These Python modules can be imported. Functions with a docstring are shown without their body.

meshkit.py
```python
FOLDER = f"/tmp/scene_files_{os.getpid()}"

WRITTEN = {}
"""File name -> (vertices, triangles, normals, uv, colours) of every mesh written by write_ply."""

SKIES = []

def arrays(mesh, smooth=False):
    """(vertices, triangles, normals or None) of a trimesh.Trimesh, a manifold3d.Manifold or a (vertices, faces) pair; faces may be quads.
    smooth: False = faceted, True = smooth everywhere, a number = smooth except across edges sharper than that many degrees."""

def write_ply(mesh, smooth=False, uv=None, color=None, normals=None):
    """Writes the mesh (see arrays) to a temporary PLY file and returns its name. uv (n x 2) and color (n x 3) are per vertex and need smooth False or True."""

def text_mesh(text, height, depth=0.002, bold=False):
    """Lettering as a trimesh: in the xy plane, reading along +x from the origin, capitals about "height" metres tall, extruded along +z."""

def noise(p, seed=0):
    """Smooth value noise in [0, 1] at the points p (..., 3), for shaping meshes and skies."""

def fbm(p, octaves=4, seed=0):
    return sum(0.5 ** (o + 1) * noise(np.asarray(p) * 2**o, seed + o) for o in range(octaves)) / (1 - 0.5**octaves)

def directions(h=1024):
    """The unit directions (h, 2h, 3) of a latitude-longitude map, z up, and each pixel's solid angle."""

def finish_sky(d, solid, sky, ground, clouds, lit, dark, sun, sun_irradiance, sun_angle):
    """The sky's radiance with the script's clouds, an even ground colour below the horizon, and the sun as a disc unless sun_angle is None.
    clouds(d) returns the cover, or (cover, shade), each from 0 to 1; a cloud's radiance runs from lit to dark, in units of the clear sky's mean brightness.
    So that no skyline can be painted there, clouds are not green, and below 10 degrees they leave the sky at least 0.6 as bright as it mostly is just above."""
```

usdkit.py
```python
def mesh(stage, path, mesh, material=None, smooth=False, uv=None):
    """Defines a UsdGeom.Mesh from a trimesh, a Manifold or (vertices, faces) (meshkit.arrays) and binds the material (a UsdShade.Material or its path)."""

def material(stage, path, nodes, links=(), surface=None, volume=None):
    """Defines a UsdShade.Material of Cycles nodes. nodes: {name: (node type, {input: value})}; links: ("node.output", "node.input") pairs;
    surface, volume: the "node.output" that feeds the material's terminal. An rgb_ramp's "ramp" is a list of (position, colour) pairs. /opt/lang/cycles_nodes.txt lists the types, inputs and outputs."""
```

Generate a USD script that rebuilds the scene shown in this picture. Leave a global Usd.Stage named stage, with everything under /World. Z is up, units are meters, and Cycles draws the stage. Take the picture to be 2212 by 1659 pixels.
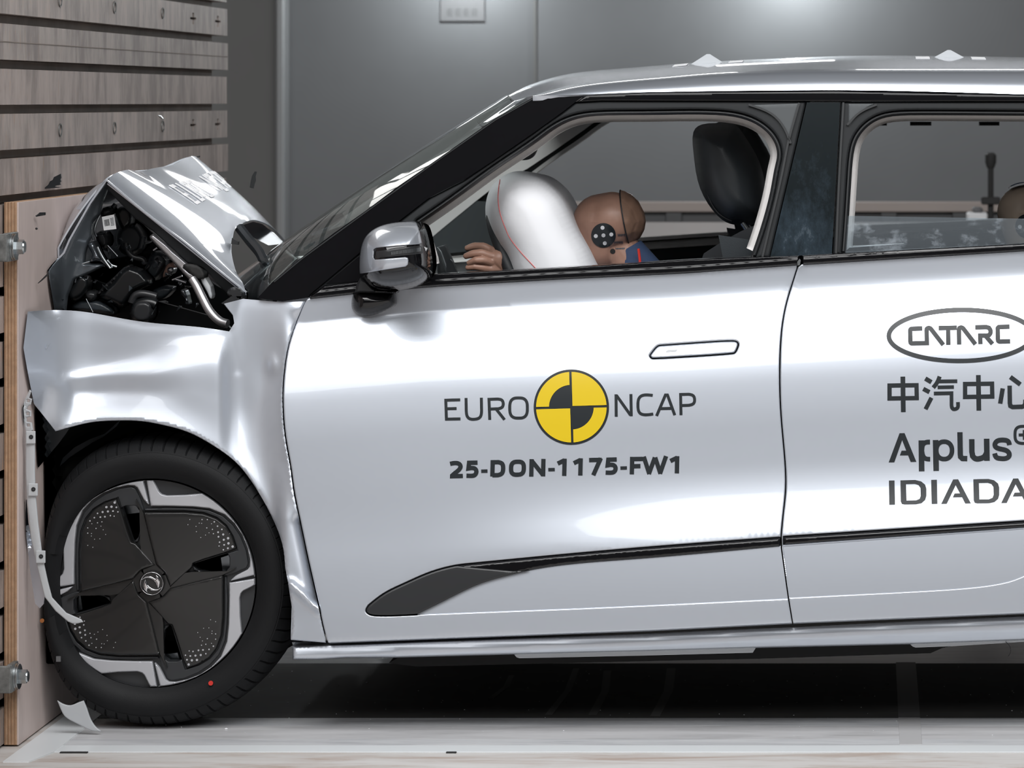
import math, random
import numpy as np, trimesh, shapely
import manifold3d as m3
from shapely.geometry import Polygon, LineString, Point
from shapely.ops import unary_union
from shapely import affinity
from scipy.spatial import Delaunay
from scipy.interpolate import LinearNDInterpolator, PchipInterpolator, CubicSpline
import usdkit, meshkit
from pxr import Usd, UsdGeom, UsdLux, Gf, Sdf, UsdShade

stage = Usd.Stage.CreateInMemory()
UsdGeom.SetStageUpAxis(stage, UsdGeom.Tokens.z)
UsdGeom.SetStageMetersPerUnit(stage, 1.0)
World = UsdGeom.Xform.Define(stage, '/World')
stage.SetDefaultPrim(World.GetPrim())
UsdGeom.Scope.Define(stage, '/World/Looks')

# ------------------------------------------------------------------ camera, lights
FPX, CX, CY = 7360.0, 1880.0, 217.0          # focal length in pixels, foot of the optical axis in the 2212 x 1659 frame
XC, YC, ZC = 1.957, -8.0, 1.485              # camera position
cam = UsdGeom.Camera.Define(stage, '/World/camera')
FOC = 120.0
AP = 2212 / FPX * FOC
cam.CreateFocalLengthAttr(FOC); cam.CreateHorizontalApertureAttr(AP); cam.CreateVerticalApertureAttr(AP * 1659 / 2212)
cam.CreateHorizontalApertureOffsetAttr((1106 - CX) / 2212 * AP)
cam.CreateVerticalApertureOffsetAttr(-(829.5 - CY) / 2212 * AP)
cam.CreateClippingRangeAttr(Gf.Vec2f(0.1, 100))
cam.CreateFStopAttr(6.3); cam.CreateFocusDistanceAttr(8.05)
cam.CreateExposureAttr(0.0)
x = UsdGeom.Xformable(cam.GetPrim()); x.AddTranslateOp().Set(Gf.Vec3d(XC, YC, ZC)); x.AddRotateXOp().Set(90.0)

def rect_light(name, loc, w, h, power, rot=(0, 0, 0), color=(1, 1, 1)):
    l = UsdLux.RectLight.Define(stage, '/World/' + name)
    l.CreateWidthAttr(w); l.CreateHeightAttr(h); l.CreateIntensityAttr(power); l.CreateColorAttr(Gf.Vec3f(*color))
    xf = UsdGeom.Xformable(l.GetPrim()); xf.AddTranslateOp().Set(Gf.Vec3d(*loc)); xf.AddRotateXYZOp().Set(Gf.Vec3f(*rot))
    return l
# the filming lamps: a bank on the camera's side, rows over the car, rows on the far side
KEY, LOW, FAR = 6.9, 2.6, 5.5
rect_light('lamp_bank', (1.8, -3.4, 5.3), 9.0, 2.7, KEY, (25, 0, 0), (1, 1, 1.0))
rect_light('front_fill', (1.8, -7.8, 5.2), 9.0, 2.0, 3.0, (55, 0, 0), (1, 1, 1.0))
for k in range(8):          # lamps behind the barrier, on the far side
    rect_light('back_lamp_%03d' % k, (-4.2 + 0.44 * k, 5.7, 3.95), 0.385, 2.1, LOW, (-78, 0, 0), (1, 0.98, 0.95))
for k, (xx, zz, w_, h_) in enumerate(((0.85, 3.15, 1.0, 0.42), (2.5, 3.3, 1.2, 0.40), (4.2, 3.3, 1.2, 0.40), (0.05, 2.28, 0.62, 0.10), (1.55, 2.30, 0.5, 0.16))):
    rect_light('far_lamp_%03d' % k, (xx, 5.6, zz), w_, h_, FAR, (-70, 0, 0))
for k, xx in enumerate((0.25, 1.62)):
    s = UsdLux.SphereLight.Define(stage, '/World/wall_lamp_%03d' % k)
    s.CreateRadiusAttr(0.05); s.CreateIntensityAttr((190.0, 230.0)[k]); s.CreateColorAttr(Gf.Vec3f(0.92, 0.98, 1.0))
    UsdGeom.Xformable(s.GetPrim()).AddTranslateOp().Set(Gf.Vec3d(xx, 6.16, 2.07))

# ------------------------------------------------------------------ helpers
def Pt(px, py, y):
    D = np.asarray(y, float) + 8.0
    return np.stack(np.broadcast_arrays(XC + (np.asarray(px, float) - CX) * D / FPX, y, ZC - (np.asarray(py, float) - CY) * D / FPX), -1)
def crop(pts, ox, oy, s):
    return [(ox + a / s, oy + b / s) for a, b in pts]
used = {}
def numbered(path):
    n = used.get(path, 0); used[path] = n + 1
    return path if n == 0 else '%s_%03d' % (path, n)
BASE = {}
def thing(name, label, cat, loc=(0, 0, 0), group=None):
    p = numbered('/World/' + name)
    xf = UsdGeom.Xform.Define(stage, p); xf.AddTranslateOp().Set(Gf.Vec3d(*map(float, loc)))
    o = xf.GetPrim(); o.SetCustomDataByKey('label', label); o.SetCustomDataByKey('category', cat)
    if group: o.SetCustomDataByKey('group', group)
    BASE[p] = np.array(loc, float)
    return p
def obj(name, mesh, mat, parent=None, smooth=30, label=None, kind=None, cat=None, group=None):
    p = numbered((parent or '/World') + '/' + name)
    root = parent
    off = np.zeros(3)
    if parent:
        top = '/'.join(parent.split('/')[:3]); off = BASE.get(top, off)
    if hasattr(mesh, 'to_mesh'):
        mm = mesh.to_mesh(); mesh = trimesh.Trimesh(np.array(mm.vert_properties[:, :3], float), np.array(mm.tri_verts), process=False)
    if isinstance(mesh, tuple): mesh = trimesh.Trimesh(mesh[0], mesh[1], process=False)
    mesh = mesh.copy(); mesh.vertices = mesh.vertices - off
    m = usdkit.mesh(stage, p, mesh, MATS[mat] if isinstance(mat, str) else mat, smooth)
    o = m.GetPrim()
    for k, v in (('label', label), ('kind', kind), ('category', cat), ('group', group)):
        if v: o.SetCustomDataByKey(k, v)
    return p
def cat_(*ms):
    out = []
    for m in ms:
        if hasattr(m, 'to_mesh'):
            mm = m.to_mesh(); m = trimesh.Trimesh(np.array(mm.vert_properties[:, :3], float), np.array(mm.tri_verts), process=False)
        out.append(m)
    return trimesh.util.concatenate(out)
def bx(lo, hi, b=0.003):
    lo, hi = np.array(lo, float), np.array(hi, float); b = min(b, 0.45 * (hi - lo).min())
    pts = []
    for i in range(3):
        l, h = lo + b, hi - b; l[i] = lo[i]; h[i] = hi[i]
        pts += [(a, c, d) for a in (l[0], h[0]) for c in (l[1], h[1]) for d in (l[2], h[2])]
    return trimesh.convex.convex_hull(np.array(pts))
def cr(pts, n=6, closed=False):
    pts = np.array(pts, float)
    if closed:
        pts = np.vstack([pts, pts[:1]])
    d = np.r_[0, np.cumsum(np.maximum(np.linalg.norm(np.diff(pts, axis=0), axis=1), 1e-9) ** 0.5)]
    cs = CubicSpline(d, pts, bc_type='periodic' if closed else 'natural')
    u = np.concatenate([np.linspace(d[i], d[i + 1], n, endpoint=False) for i in range(len(d) - 1)] + [[d[-1]]])
    out = cs(u)
    return [tuple(p) for p in (out[:-1] if closed else out)]
def poly(p):
    if not isinstance(p, (list, tuple, np.ndarray)): return p
    q = Polygon(p)
    return q if q.is_valid else q.buffer(0)
def geoms(p):
    return [g for g in (p.geoms if hasattr(p, 'geoms') else [p]) if g.geom_type == 'Polygon' and g.area > 0.05]
def tri2d(p, res, extra=(), roll=0):
    rings = [p.exterior] + list(p.interiors)
    rs = min(res * 0.8, 4.5) if roll else res * 0.8
    B = np.vstack([np.array(shapely.segmentize(LineString(r.coords), rs).coords)[:-1] for r in rings])
    pts = [B]
    inner = p.buffer(-(roll + res * 0.4) if roll else -res * 0.45)
    if roll:
        for f in (0.3, 0.65, 1.0):
            q = p.buffer(-roll * f, join_style=2)
            for g in geoms(q):
                for r in [g.exterior] + list(g.interiors):
                    pts.append(np.array(shapely.segmentize(LineString(r.coords), rs).coords)[:-1])
    L = []
    for ln in extra:
        c = np.array(shapely.segmentize(LineString(ln), res * 0.5).coords)
        c = c[shapely.contains_xy(inner, c[:, 0], c[:, 1])]
        if len(c): L.append(c)
    x0, y0, x1, y1 = p.bounds
    gx, gy = np.meshgrid(np.arange(x0, x1 + res, res), np.arange(y0, y1 + res, res * 0.866))
    gx = gx + (np.arange(gx.shape[0]) % 2)[:, None] * res * 0.5
    G = np.c_[gx.ravel(), gy.ravel()]
    if not inner.is_empty:
        G = G[shapely.contains_xy(inner, G[:, 0], G[:, 1])]
        if L and len(G):
            from scipy.spatial import cKDTree
            G = G[cKDTree(np.vstack(L)).query(G)[0] > res * 0.45]
        pts += L + [G]
    V = np.unique(np.round(np.vstack(pts), 4), axis=0)
    T = Delaunay(V).simplices
    c = V[T].mean(1)
    T = T[shapely.contains_xy(p, c[:, 0], c[:, 1])]
    a = V[T]; cr_ = (a[:, 1, 0] - a[:, 0, 0]) * (a[:, 2, 1] - a[:, 0, 1]) - (a[:, 1, 1] - a[:, 0, 1]) * (a[:, 2, 0] - a[:, 0, 0])
    T = T[np.abs(cr_) > 1e-6]; cr_ = cr_[np.abs(cr_) > 1e-6]
    T = np.where((cr_ > 0)[:, None], T[:, [0, 1, 2]], T[:, [0, 2, 1]])      # +: clockwise in a y-down frame
    return V, T
def solid(F_, B_, T):
    """front vertices, back vertices, triangles facing front -> closed solid"""
    n = len(F_)
    e = np.vstack([T[:, [0, 1]], T[:, [1, 2]], T[:, [2, 0]]])
    key = {}
    for a, b in e: key[(a, b)] = 1
    side = np.array([(a, b) for a, b in key if (b, a) not in key])
    S = np.vstack([np.c_[side[:, 1], side[:, 0], side[:, 0] + n], np.c_[side[:, 1], side[:, 0] + n, side[:, 1] + n]]) if len(side) else np.zeros((0, 3), int)
    m = trimesh.Trimesh(np.vstack([F_, B_]), np.vstack([T, T[:, ::-1] + n, S]), process=False)
    m.update_faces(m.nondegenerate_faces()); m.remove_unreferenced_vertices()
    return m
def sheet(p, yf, thick=0.012, res=12, drop=0.0, roll=0, extra=(), sink=0.0):
    """an outline on the car's side, given where the camera sees it, laid on the surface y = yf(px, py) and given a thickness"""
    out = []
    for g in geoms(poly(p)):
        g = g.simplify(0.05)
        V, T = tri2d(g, res, extra, roll)
        y = yf(V[:, 0], V[:, 1]) if callable(yf) else np.full(len(V), float(yf))
        if drop:
            d = shapely.distance(shapely.points(V), g.boundary)
            y = y + drop * (1 - np.clip(d / max(roll, 1e-6), 0, 1)) ** 2
        if CLAMP: y = np.minimum(y, ymax(V[:, 0]))
        f = Pt(V[:, 0], V[:, 1], y); b = f + np.array([0, thick, -sink])
        out.append(solid(f, b, T[:, ::-1] if FLIP else T))
    return trimesh.util.concatenate(out)
FLIP = False
CLAMP = False
def ymax(px): return np.where(np.asarray(px) < 900, FPX * (XC - 0.004) / np.maximum(CX - np.asarray(px), 200.0) - 8.0, 99.0)
def inflate(p, yb, h, r, thick=0.02, res=5, both=False, power=0.5):
    """a pillow: the outline p swelling by h towards the camera over the distance r from its edge"""
    out = []
    for g in geoms(poly(p)):
        V, T = tri2d(g, res, (), r * 0.3)
        d = shapely.distance(shapely.points(V), g.boundary)
        u = 1 - np.clip(d / r, 0, 1)
        prof = np.maximum(0, 1 - u ** (1 / power)) ** power
        yb_ = yb(V[:, 0], V[:, 1]) if callable(yb) else yb
        if CLAMP: yb_ = np.minimum(yb_, ymax(V[:, 0]))
        f = Pt(V[:, 0], V[:, 1], yb_ - h * prof)
        b = Pt(V[:, 0], V[:, 1], yb_ + (h * prof if both else thick * np.ones(len(V))))
        if both:
            b = f.copy(); b[:, 1] = (yb_ + h * prof)
        else:
            b = f.copy(); b[:, 1] = yb_ + thick
        out.append(solid(f, b, T))
    return trimesh.util.concatenate(out)
def gridsheet(G, thick):
    """a closed shell from an (n, m, 3) grid of points, thickened along its normals"""
    G = np.asarray(G, float); n, m = G.shape[:2]
    du, dv = np.gradient(G, axis=0), np.gradient(G, axis=1)
    N = np.cross(du, dv); N /= np.maximum(np.linalg.norm(N, axis=2, keepdims=True), 1e-12)
    i = np.arange(n * m).reshape(n, m)
    a, b, c, d = i[:-1, :-1].ravel(), i[1:, :-1].ravel(), i[1:, 1:].ravel(), i[:-1, 1:].ravel()
    T = np.vstack([np.c_[a, b, c], np.c_[a, c, d]])
    F_ = G.reshape(-1, 3); return solid(F_, F_ - thick * N.reshape(-1, 3), T)
def tube(pts, r, n=12, caps=True):
    pts = np.array(pts, float); k = len(pts); r = np.broadcast_to(np.asarray(r, float), (k,))
    t = np.gradient(pts, axis=0); t /= np.maximum(np.linalg.norm(t, axis=1, keepdims=True), 1e-12)
    u = np.cross(t[0], [0.3, 0.2, 0.9]); u /= np.linalg.norm(u)
    V = []
    for i in range(k):
        u = u - t[i] * (u @ t[i]); u /= np.linalg.norm(u); w = np.cross(t[i], u)
        a = np.arange(n) * 2 * np.pi / n
        V.append(pts[i] + r[i] * (np.cos(a)[:, None] * u + np.sin(a)[:, None] * w))
    V = np.vstack(V + [pts[:1], pts[-1:]]); T = []
    for i in range(k - 1):
        for j in range(n):
            a, b = i * n + j, i * n + (j + 1) % n
            T += [(a, b, b + n), (a, b + n, a + n)]
    if caps:
        for j in range(n):
            T += [(k * n, (j + 1) % n, j), (k * n + 1, (k - 1) * n + j, (k - 1) * n + (j + 1) % n)]
    return trimesh.Trimesh(V, np.array(T), process=False)
def pxtube(pts, y, r, n=10, sub=5):
    pts = cr(pts, sub) if len(pts) > 2 else pts
    pts = np.array(pts); y = np.interp(np.linspace(0, 1, len(pts)), np.linspace(0, 1, len(np.atleast_1d(y))), np.atleast_1d(y)) if np.size(y) > 1 else np.full(len(pts), float(y))
    return tube(Pt(pts[:, 0], pts[:, 1], y), r, n)
def lathe_y(prof, cx, cz, n=96, mod=None):
    """closed profile of (r, y) turned about the axis along y through (cx, cz)"""
    prof = np.array(prof, float); k = len(prof); a = np.arange(n) * 2 * np.pi / n
    R = np.repeat(prof[None, :, 0], n, 0); Y = np.repeat(prof[None, :, 1], n, 0)
    if mod is not None: R, Y = mod(R, Y, a)
    V = np.stack([cx + R * np.cos(a)[:, None], Y, cz + R * np.sin(a)[:, None]], -1).reshape(-1, 3)
    i = np.arange(n * k).reshape(n, k); i2 = np.roll(i, -1, 0)
    j2 = np.roll(i, -1, 1); i2j2 = np.roll(i2, -1, 1)
    T = np.vstack([np.c_[i.ravel(), i2.ravel(), i2j2.ravel()], np.c_[i.ravel(), i2j2.ravel(), j2.ravel()]])
    m = trimesh.Trimesh(V, T, process=False)
    if m.volume < 0: m.invert()
    return m
def mirror(m, yc=0.93):
    m = m.copy(); m.vertices[:, 1] = 2 * yc - m.vertices[:, 1]; m.faces = m.faces[:, ::-1]; return m
def stroke(lines, w, cap=2, join=2):
    """flat outlines of pen strokes of width w"""
    return unary_union([LineString(l).buffer(w / 2, cap_style=cap, join_style=join, mitre_limit=6) for l in lines])
def rsq(cx, cy, hx, hy, n=3.0, k=48):
    a = np.linspace(0, 2 * np.pi, k, endpoint=False); c, s = np.cos(a), np.sin(a)
    pts = [(cx + hx * np.sign(u) * abs(u) ** (2 / n), cy + hy * np.sign(v) * abs(v) ** (2 / n)) for u, v in zip(c, s)]
    return pts + pts[:1]
def arcpts(cx, cy, r, a0, a1, n=24):
    a = np.radians(np.linspace(a0, a1, n)); return [(cx + r * math.cos(t), cy + r * math.sin(t)) for t in a]

# ------------------------------------------------------------------ materials
MATS = {}
def mat(name, nodes, links=(), surface='p.BSDF'):
    MATS[name] = usdkit.material(stage, '/World/Looks/' + name, nodes, links, surface=surface); return MATS[name]
def plain(name, color, rough=0.5, metal=0.0, coat=0.0, bump=0.0, bscale=200.0, var=0.0, vscale=8.0, **kw):
    n = {'p': ('principled_bsdf', {'base_color': color, 'roughness': rough, 'metallic': metal, 'coat_weight': coat, **kw})}
    l = []
    if bump or var: n['g'] = ('geometry', {})
    if bump:
        n['nz'] = ('noise_texture', {'scale': bscale, 'detail': 3.0}); n['b'] = ('bump', {'strength': bump, 'distance': 0.002})
        l += [('g.position', 'nz.vector'), ('nz.fac', 'b.height'), ('b.normal', 'p.normal')]
    if var:
        n['nv'] = ('noise_texture', {'scale': vscale, 'detail': 4.0, 'roughness': 0.6})
        n['rv'] = ('rgb_ramp', {'ramp': [(0.3, tuple(c * (1 - var) for c in color)), (0.7, tuple(min(1, c * (1 + var)) for c in color))]})
        l += [('g.position', 'nv.vector'), ('nv.fac', 'rv.fac'), ('rv.color', 'p.base_color')]
    return mat(name, n, l)
plain('paint', (0.585, 0.625, 0.69), 0.37, 0.65, 1.0, coat_roughness=0.04)
plain('paint_roof', (0.585, 0.625, 0.69), 0.33, 0.8, 1.0, coat_roughness=0.03)
plain('paint_inner', (0.10, 0.115, 0.13), 0.35, 0.5, 0.5)
plain('gloss_black', (0.005, 0.005, 0.006), 0.08, 0.0, 0.15, coat_roughness=0.02)
plain('satin_black', (0.022, 0.023, 0.025), 0.34)
plain('trim_grey', (0.016, 0.018, 0.020), 0.6, specular_ior_level=0.3)
plain('corner_grey', (0.06, 0.067, 0.072), 0.55)
plain('matte_black', (0.012, 0.012, 0.012), 0.7)
plain('seal_black', (0.018, 0.02, 0.022), 0.45)
plain('under_black', (0.009, 0.009, 0.009), 0.65, bump=0.2, bscale=40, specular_ior_level=0.25)
plain('liner_black', (0.010, 0.0105, 0.010), 0.42, bump=0.25, bscale=18, specular_ior_level=0.3)
plain('rubber', (0.009, 0.0095, 0.0105), 0.6, bump=0.1, bscale=400, specular_ior_level=0.22)
plain('rim_silver', (0.50, 0.51, 0.54), 0.38, 0.3, 0.3)
plain('blade_black', (0.014, 0.014, 0.014), 0.28, 0.0, 0.3)
plain('blade_grey', (0.028, 0.030, 0.033), 0.4)
plain('chrome', (0.75, 0.76, 0.78), 0.08, 1.0)
plain('bolt_steel', (0.52, 0.56, 0.58), 0.28, 1.0, var=0.2, vscale=60)
plain('bracket_steel', (0.20, 0.205, 0.20), 0.5, 0.5, var=0.35, vscale=40)
plain('raw_metal', (0.55, 0.55, 0.57), 0.32, 0.9)
plain('dark_metal', (0.20, 0.22, 0.24), 0.22, 0.9)
plain('engine_black', (0.007, 0.008, 0.009), 0.28)
plain('engine_grey', (0.036, 0.044, 0.051), 0.35)
plain('decal_black', (0.016, 0.020, 0.023), 0.3)
plain('decal_yellow', (0.66, 0.47, 0.006), 0.35)
plain('sticker_white', (0.75, 0.76, 0.78), 0.5)
plain('grey_white_plastic', (0.50, 0.52, 0.54), 0.4)
plain('headliner', (0.78, 0.76, 0.75), 0.8, bump=0.1, bscale=600)
plain('interior_dark', (0.012, 0.014, 0.017), 0.55)
plain('interior_grey', (0.17, 0.18, 0.19), 0.5)
plain('leather', (0.030, 0.036, 0.041), 0.40, bump=0.12, bscale=500)
plain('airbag_cloth', (0.80, 0.81, 0.84), 0.75, bump=0.25, bscale=30)
plain('thread_red', (0.55, 0.12, 0.12), 0.7)
plain('dummy_skin', (0.36, 0.205, 0.15), 0.42, var=0.12, vscale=14, bump=0.08, bscale=60)
plain('dummy_cap', (0.25, 0.15, 0.105), 0.38, var=0.2, vscale=20)
plain('dummy_pale', (0.30, 0.24, 0.19), 0.5)
plain('shirt_blue', (0.03, 0.055, 0.12), 0.8, bump=0.3, bscale=120)
plain('ink_grey', (0.06, 0.07, 0.085), 0.6)
plain('red', (0.6, 0.03, 0.02), 0.5)
plain('pink_cream', (0.45, 0.27, 0.22), 0.6)
plain('wall_grey', (0.13, 0.135, 0.141), 0.55, var=0.10, vscale=0.9)
plain('wall_brown', (0.125, 0.125, 0.122), 0.55, var=0.08, vscale=0.9)
plain('room_dark', (0.10, 0.10, 0.105), 0.8)
plain('room_light', (0.30, 0.30, 0.31), 0.8)
plain('post_grey', (0.23, 0.235, 0.24), 0.5)
plain('sign_grey', (0.122, 0.122, 0.126), 0.6)
plain('sign_ink', (0.085, 0.085, 0.088), 0.6)
plain('bench_tan', (0.30, 0.26, 0.24), 0.6)
plain('bench_dark', (0.06, 0.062, 0.065), 0.6)
plain('bench_face', (0.40, 0.385, 0.38), 0.6, var=0.1, vscale=2)
plain('paper_white', (0.66, 0.67, 0.68), 0.6)
plain('hood_ink', (0.95, 0.95, 0.97), 0.4)
plain('shard_black', (0.012, 0.013, 0.014), 0.3)
plain('ply_dark', (0.30, 0.175, 0.10), 0.7, var=0.15, vscale=60)
plain('ply_light', (0.50, 0.33, 0.21), 0.7, var=0.15, vscale=60)
plain('tape_orange', (0.35, 0.12, 0.03), 0.6)

def glass(name, tint, refl=1.0, smear=0.0):
    n = {'f': ('fresnel', {'IOR': 1.5}), 't': ('transparent_bsdf', {'color': tint}), 'g': ('glossy_bsdf', {'color': (refl,) * 3, 'roughness': 0.01}), 'm': ('mix_closure', {})}
    n.update({'bk': ('geometry', {}), 'inv': ('math', {'math_type': 'subtract', 'value1': 1.0}), 'mul': ('math', {'math_type': 'multiply'})})     # each pane reflects once, at its outer face
    l = [('bk.backfacing', 'inv.value2'), ('f.fac', 'mul.value1'), ('inv.value', 'mul.value2'), ('mul.value', 'm.fac'), ('t.BSDF', 'm.closure1'), ('g.BSDF', 'm.closure2')]
    if smear:
        n.update({'geo': ('geometry', {}), 'mp': ('mapping', {'scale': (5.0, 4.0, 7.0)}), 'nz': ('noise_texture', {'scale': 2.2, 'detail': 8.0, 'roughness': 0.72}),
                  'rp': ('rgb_ramp', {'ramp': [(0.52, (0.07,) * 3), (0.76, (smear,) * 3)]}), 'd': ('diffuse_bsdf', {'color': (0.62, 0.68, 0.74)}), 'm2': ('mix_closure', {})})
        l += [('geo.position', 'mp.vector'), ('mp.vector', 'nz.vector'), ('nz.fac', 'rp.fac'), ('rp.color', 'm2.fac'), ('m.closure', 'm2.closure1'), ('d.BSDF', 'm2.closure2')]
        return mat(name, n, l, 'm2.closure')
    return mat(name, n, l, 'm.closure')
glass('windscreen_glass', (0.90, 0.93, 0.925))
glass('side_glass', (0.80, 0.84, 0.86), smear=0.4)
# black pillar film with chalky smears
mat('pillar_smear', {'g': ('geometry', {}), 'mp': ('mapping', {'scale': (7.0, 3.0, 4.0)}), 'n': ('noise_texture', {'scale': 2.4, 'detail': 7.0, 'roughness': 0.68}),
    'sz': ('separate_xyz', {}), 'mr': ('map_range', {'from_min': 1.42, 'from_max': 1.12, 'to_min': -0.16, 'to_max': 0.10, 'clamp': True}), 'ad': ('math', {'math_type': 'add'}),
    'r': ('rgb_ramp', {'ramp': [(0.40, (0.006, 0.010, 0.012)), (0.62, (0.022, 0.034, 0.045)), (0.78, (0.12, 0.15, 0.18))]}),
    'p': ('principled_bsdf', {'roughness': 0.16, 'coat_weight': 0.5})},
    [('g.position', 'mp.vector'), ('mp.vector', 'n.vector'), ('g.position', 'sz.vector'), ('sz.z', 'mr.value'), ('n.fac', 'ad.value1'), ('mr.result', 'ad.value2'), ('ad.value', 'r.fac'), ('r.color', 'p.base_color')])
# weathered steel planks of the barrier
def plank_mat(name, a, b, c):
    mat(name, {'g': ('geometry', {}), 'mp': ('mapping', {'scale': (8.0, 8.0, 2.4)}), 'n': ('noise_texture', {'scale': 1.6, 'detail': 6.0, 'roughness': 0.65}),
        'mp2': ('mapping', {'scale': (60.0, 60.0, 9.0)}), 'n2': ('noise_texture', {'scale': 1.8, 'detail': 4.0}),
        'r': ('rgb_ramp', {'ramp': [(0.30, tuple(q * 0.84 for q in a)), (0.42, a), (0.55, b), (0.70, c)]}), 'r2': ('rgb_ramp', {'ramp': [(0.60, (0, 0, 0)), (0.72, (1, 1, 1))]}),
        'sy': ('separate_xyz', {}), 'mr': ('map_range', {'from_min': 0.9, 'from_max': -0.5, 'to_min': 0.05, 'to_max': 0.8, 'clamp': True}), 'mu': ('math', {'math_type': 'multiply'}),
        'mx': ('mix', {'color2': (0.42, 0.24, 0.12)}), 'bu': ('bump', {'strength': 0.25, 'distance': 0.002}), 'p': ('principled_bsdf', {'roughness': 0.55, 'metallic': 0.1})},
        [('g.position', 'mp.vector'), ('mp.vector', 'n.vector'), ('g.position', 'mp2.vector'), ('mp2.vector', 'n2.vector'), ('n.fac', 'r.fac'), ('n2.fac', 'r2.fac'),
         ('g.position', 'sy.vector'), ('sy.y', 'mr.value'), ('r2.color', 'mu.value1'), ('mr.result', 'mu.value2'), ('mu.value', 'mx.fac'), ('r.color', 'mx.color1'), ('mx.color', 'p.base_color'), ('n2.fac', 'bu.height'), ('bu.normal', 'p.normal')])
plank_mat('plank_a', (0.28, 0.235, 0.215), (0.40, 0.335, 0.31), (0.47, 0.40, 0.37))
plank_mat('plank_b', (0.29, 0.25, 0.23), (0.41, 0.35, 0.325), (0.49, 0.41, 0.37))
plank_mat('plank_c', (0.26, 0.22, 0.205), (0.375, 0.325, 0.30), (0.46, 0.395, 0.365))
plain('gap_brown', (0.22, 0.185, 0.16), 0.7, var=0.3, vscale=5)
mat('plywood_face', {'g': ('geometry', {}), 'mp': ('mapping', {'scale': (3.0, 5.0, 1.2)}), 'n': ('noise_texture', {'scale': 2.0, 'detail': 5.0, 'roughness': 0.55, 'distortion': 0.4}),
    'r': ('rgb_ramp', {'ramp': [(0.25, (0.52, 0.435, 0.41)), (0.55, (0.60, 0.505, 0.475)), (0.8, (0.66, 0.56, 0.53))]}), 'p': ('principled_bsdf', {'roughness': 0.5})},
    [('g.position', 'mp.vector'), ('mp.vector', 'n.vector'), ('n.fac', 'r.fac'), ('r.color', 'p.base_color')])
def floor_mat(name, a, b, c, sc=(1.4, 9.0, 1.0), p1=0.35, p2=0.52, p3=0.72, rough=0.55, detail=7.0):
    mat(name, {'g': ('geometry', {}), 'mp': ('mapping', {'scale': sc}), 'n': ('noise_texture', {'scale': 1.7, 'detail': detail, 'roughness': 0.66, 'distortion': 0.5}),
        'r': ('rgb_ramp', {'ramp': [(p1, a), (p2, b), (p3, c)]}), 'p': ('principled_bsdf', {'roughness': rough})},
        [('g.position', 'mp.vector'), ('mp.vector', 'n.vector'), ('n.fac', 'r.fac'), ('r.color', 'p.base_color')])
floor_mat('floor_paint', (0.40, 0.33, 0.29), (0.53, 0.51, 0.495), (0.60, 0.585, 0.575))
floor_mat('floor_white', (0.44, 0.44, 0.45), (0.56, 0.56, 0.575), (0.63, 0.63, 0.645), rough=0.3)
floor_mat('floor_edge_grey', (0.38, 0.39, 0.41), (0.50, 0.51, 0.53), (0.60, 0.61, 0.62))
floor_mat('track_black', (0.052, 0.051, 0.049), (0.062, 0.061, 0.059), (0.11, 0.11, 0.107), sc=(2.5, 3.0, 1.0), p1=0.4, p2=0.6, p3=0.85, rough=0.7)
plain('floor_tape', (0.70, 0.73, 0.75), 0.35)
plain('tape_clear', (0.47, 0.47, 0.48), 0.4)
plain('scuff', (0.12, 0.12, 0.117), 0.6)
plain('tape_on_black', (0.11, 0.11, 0.112), 0.5)

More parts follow.
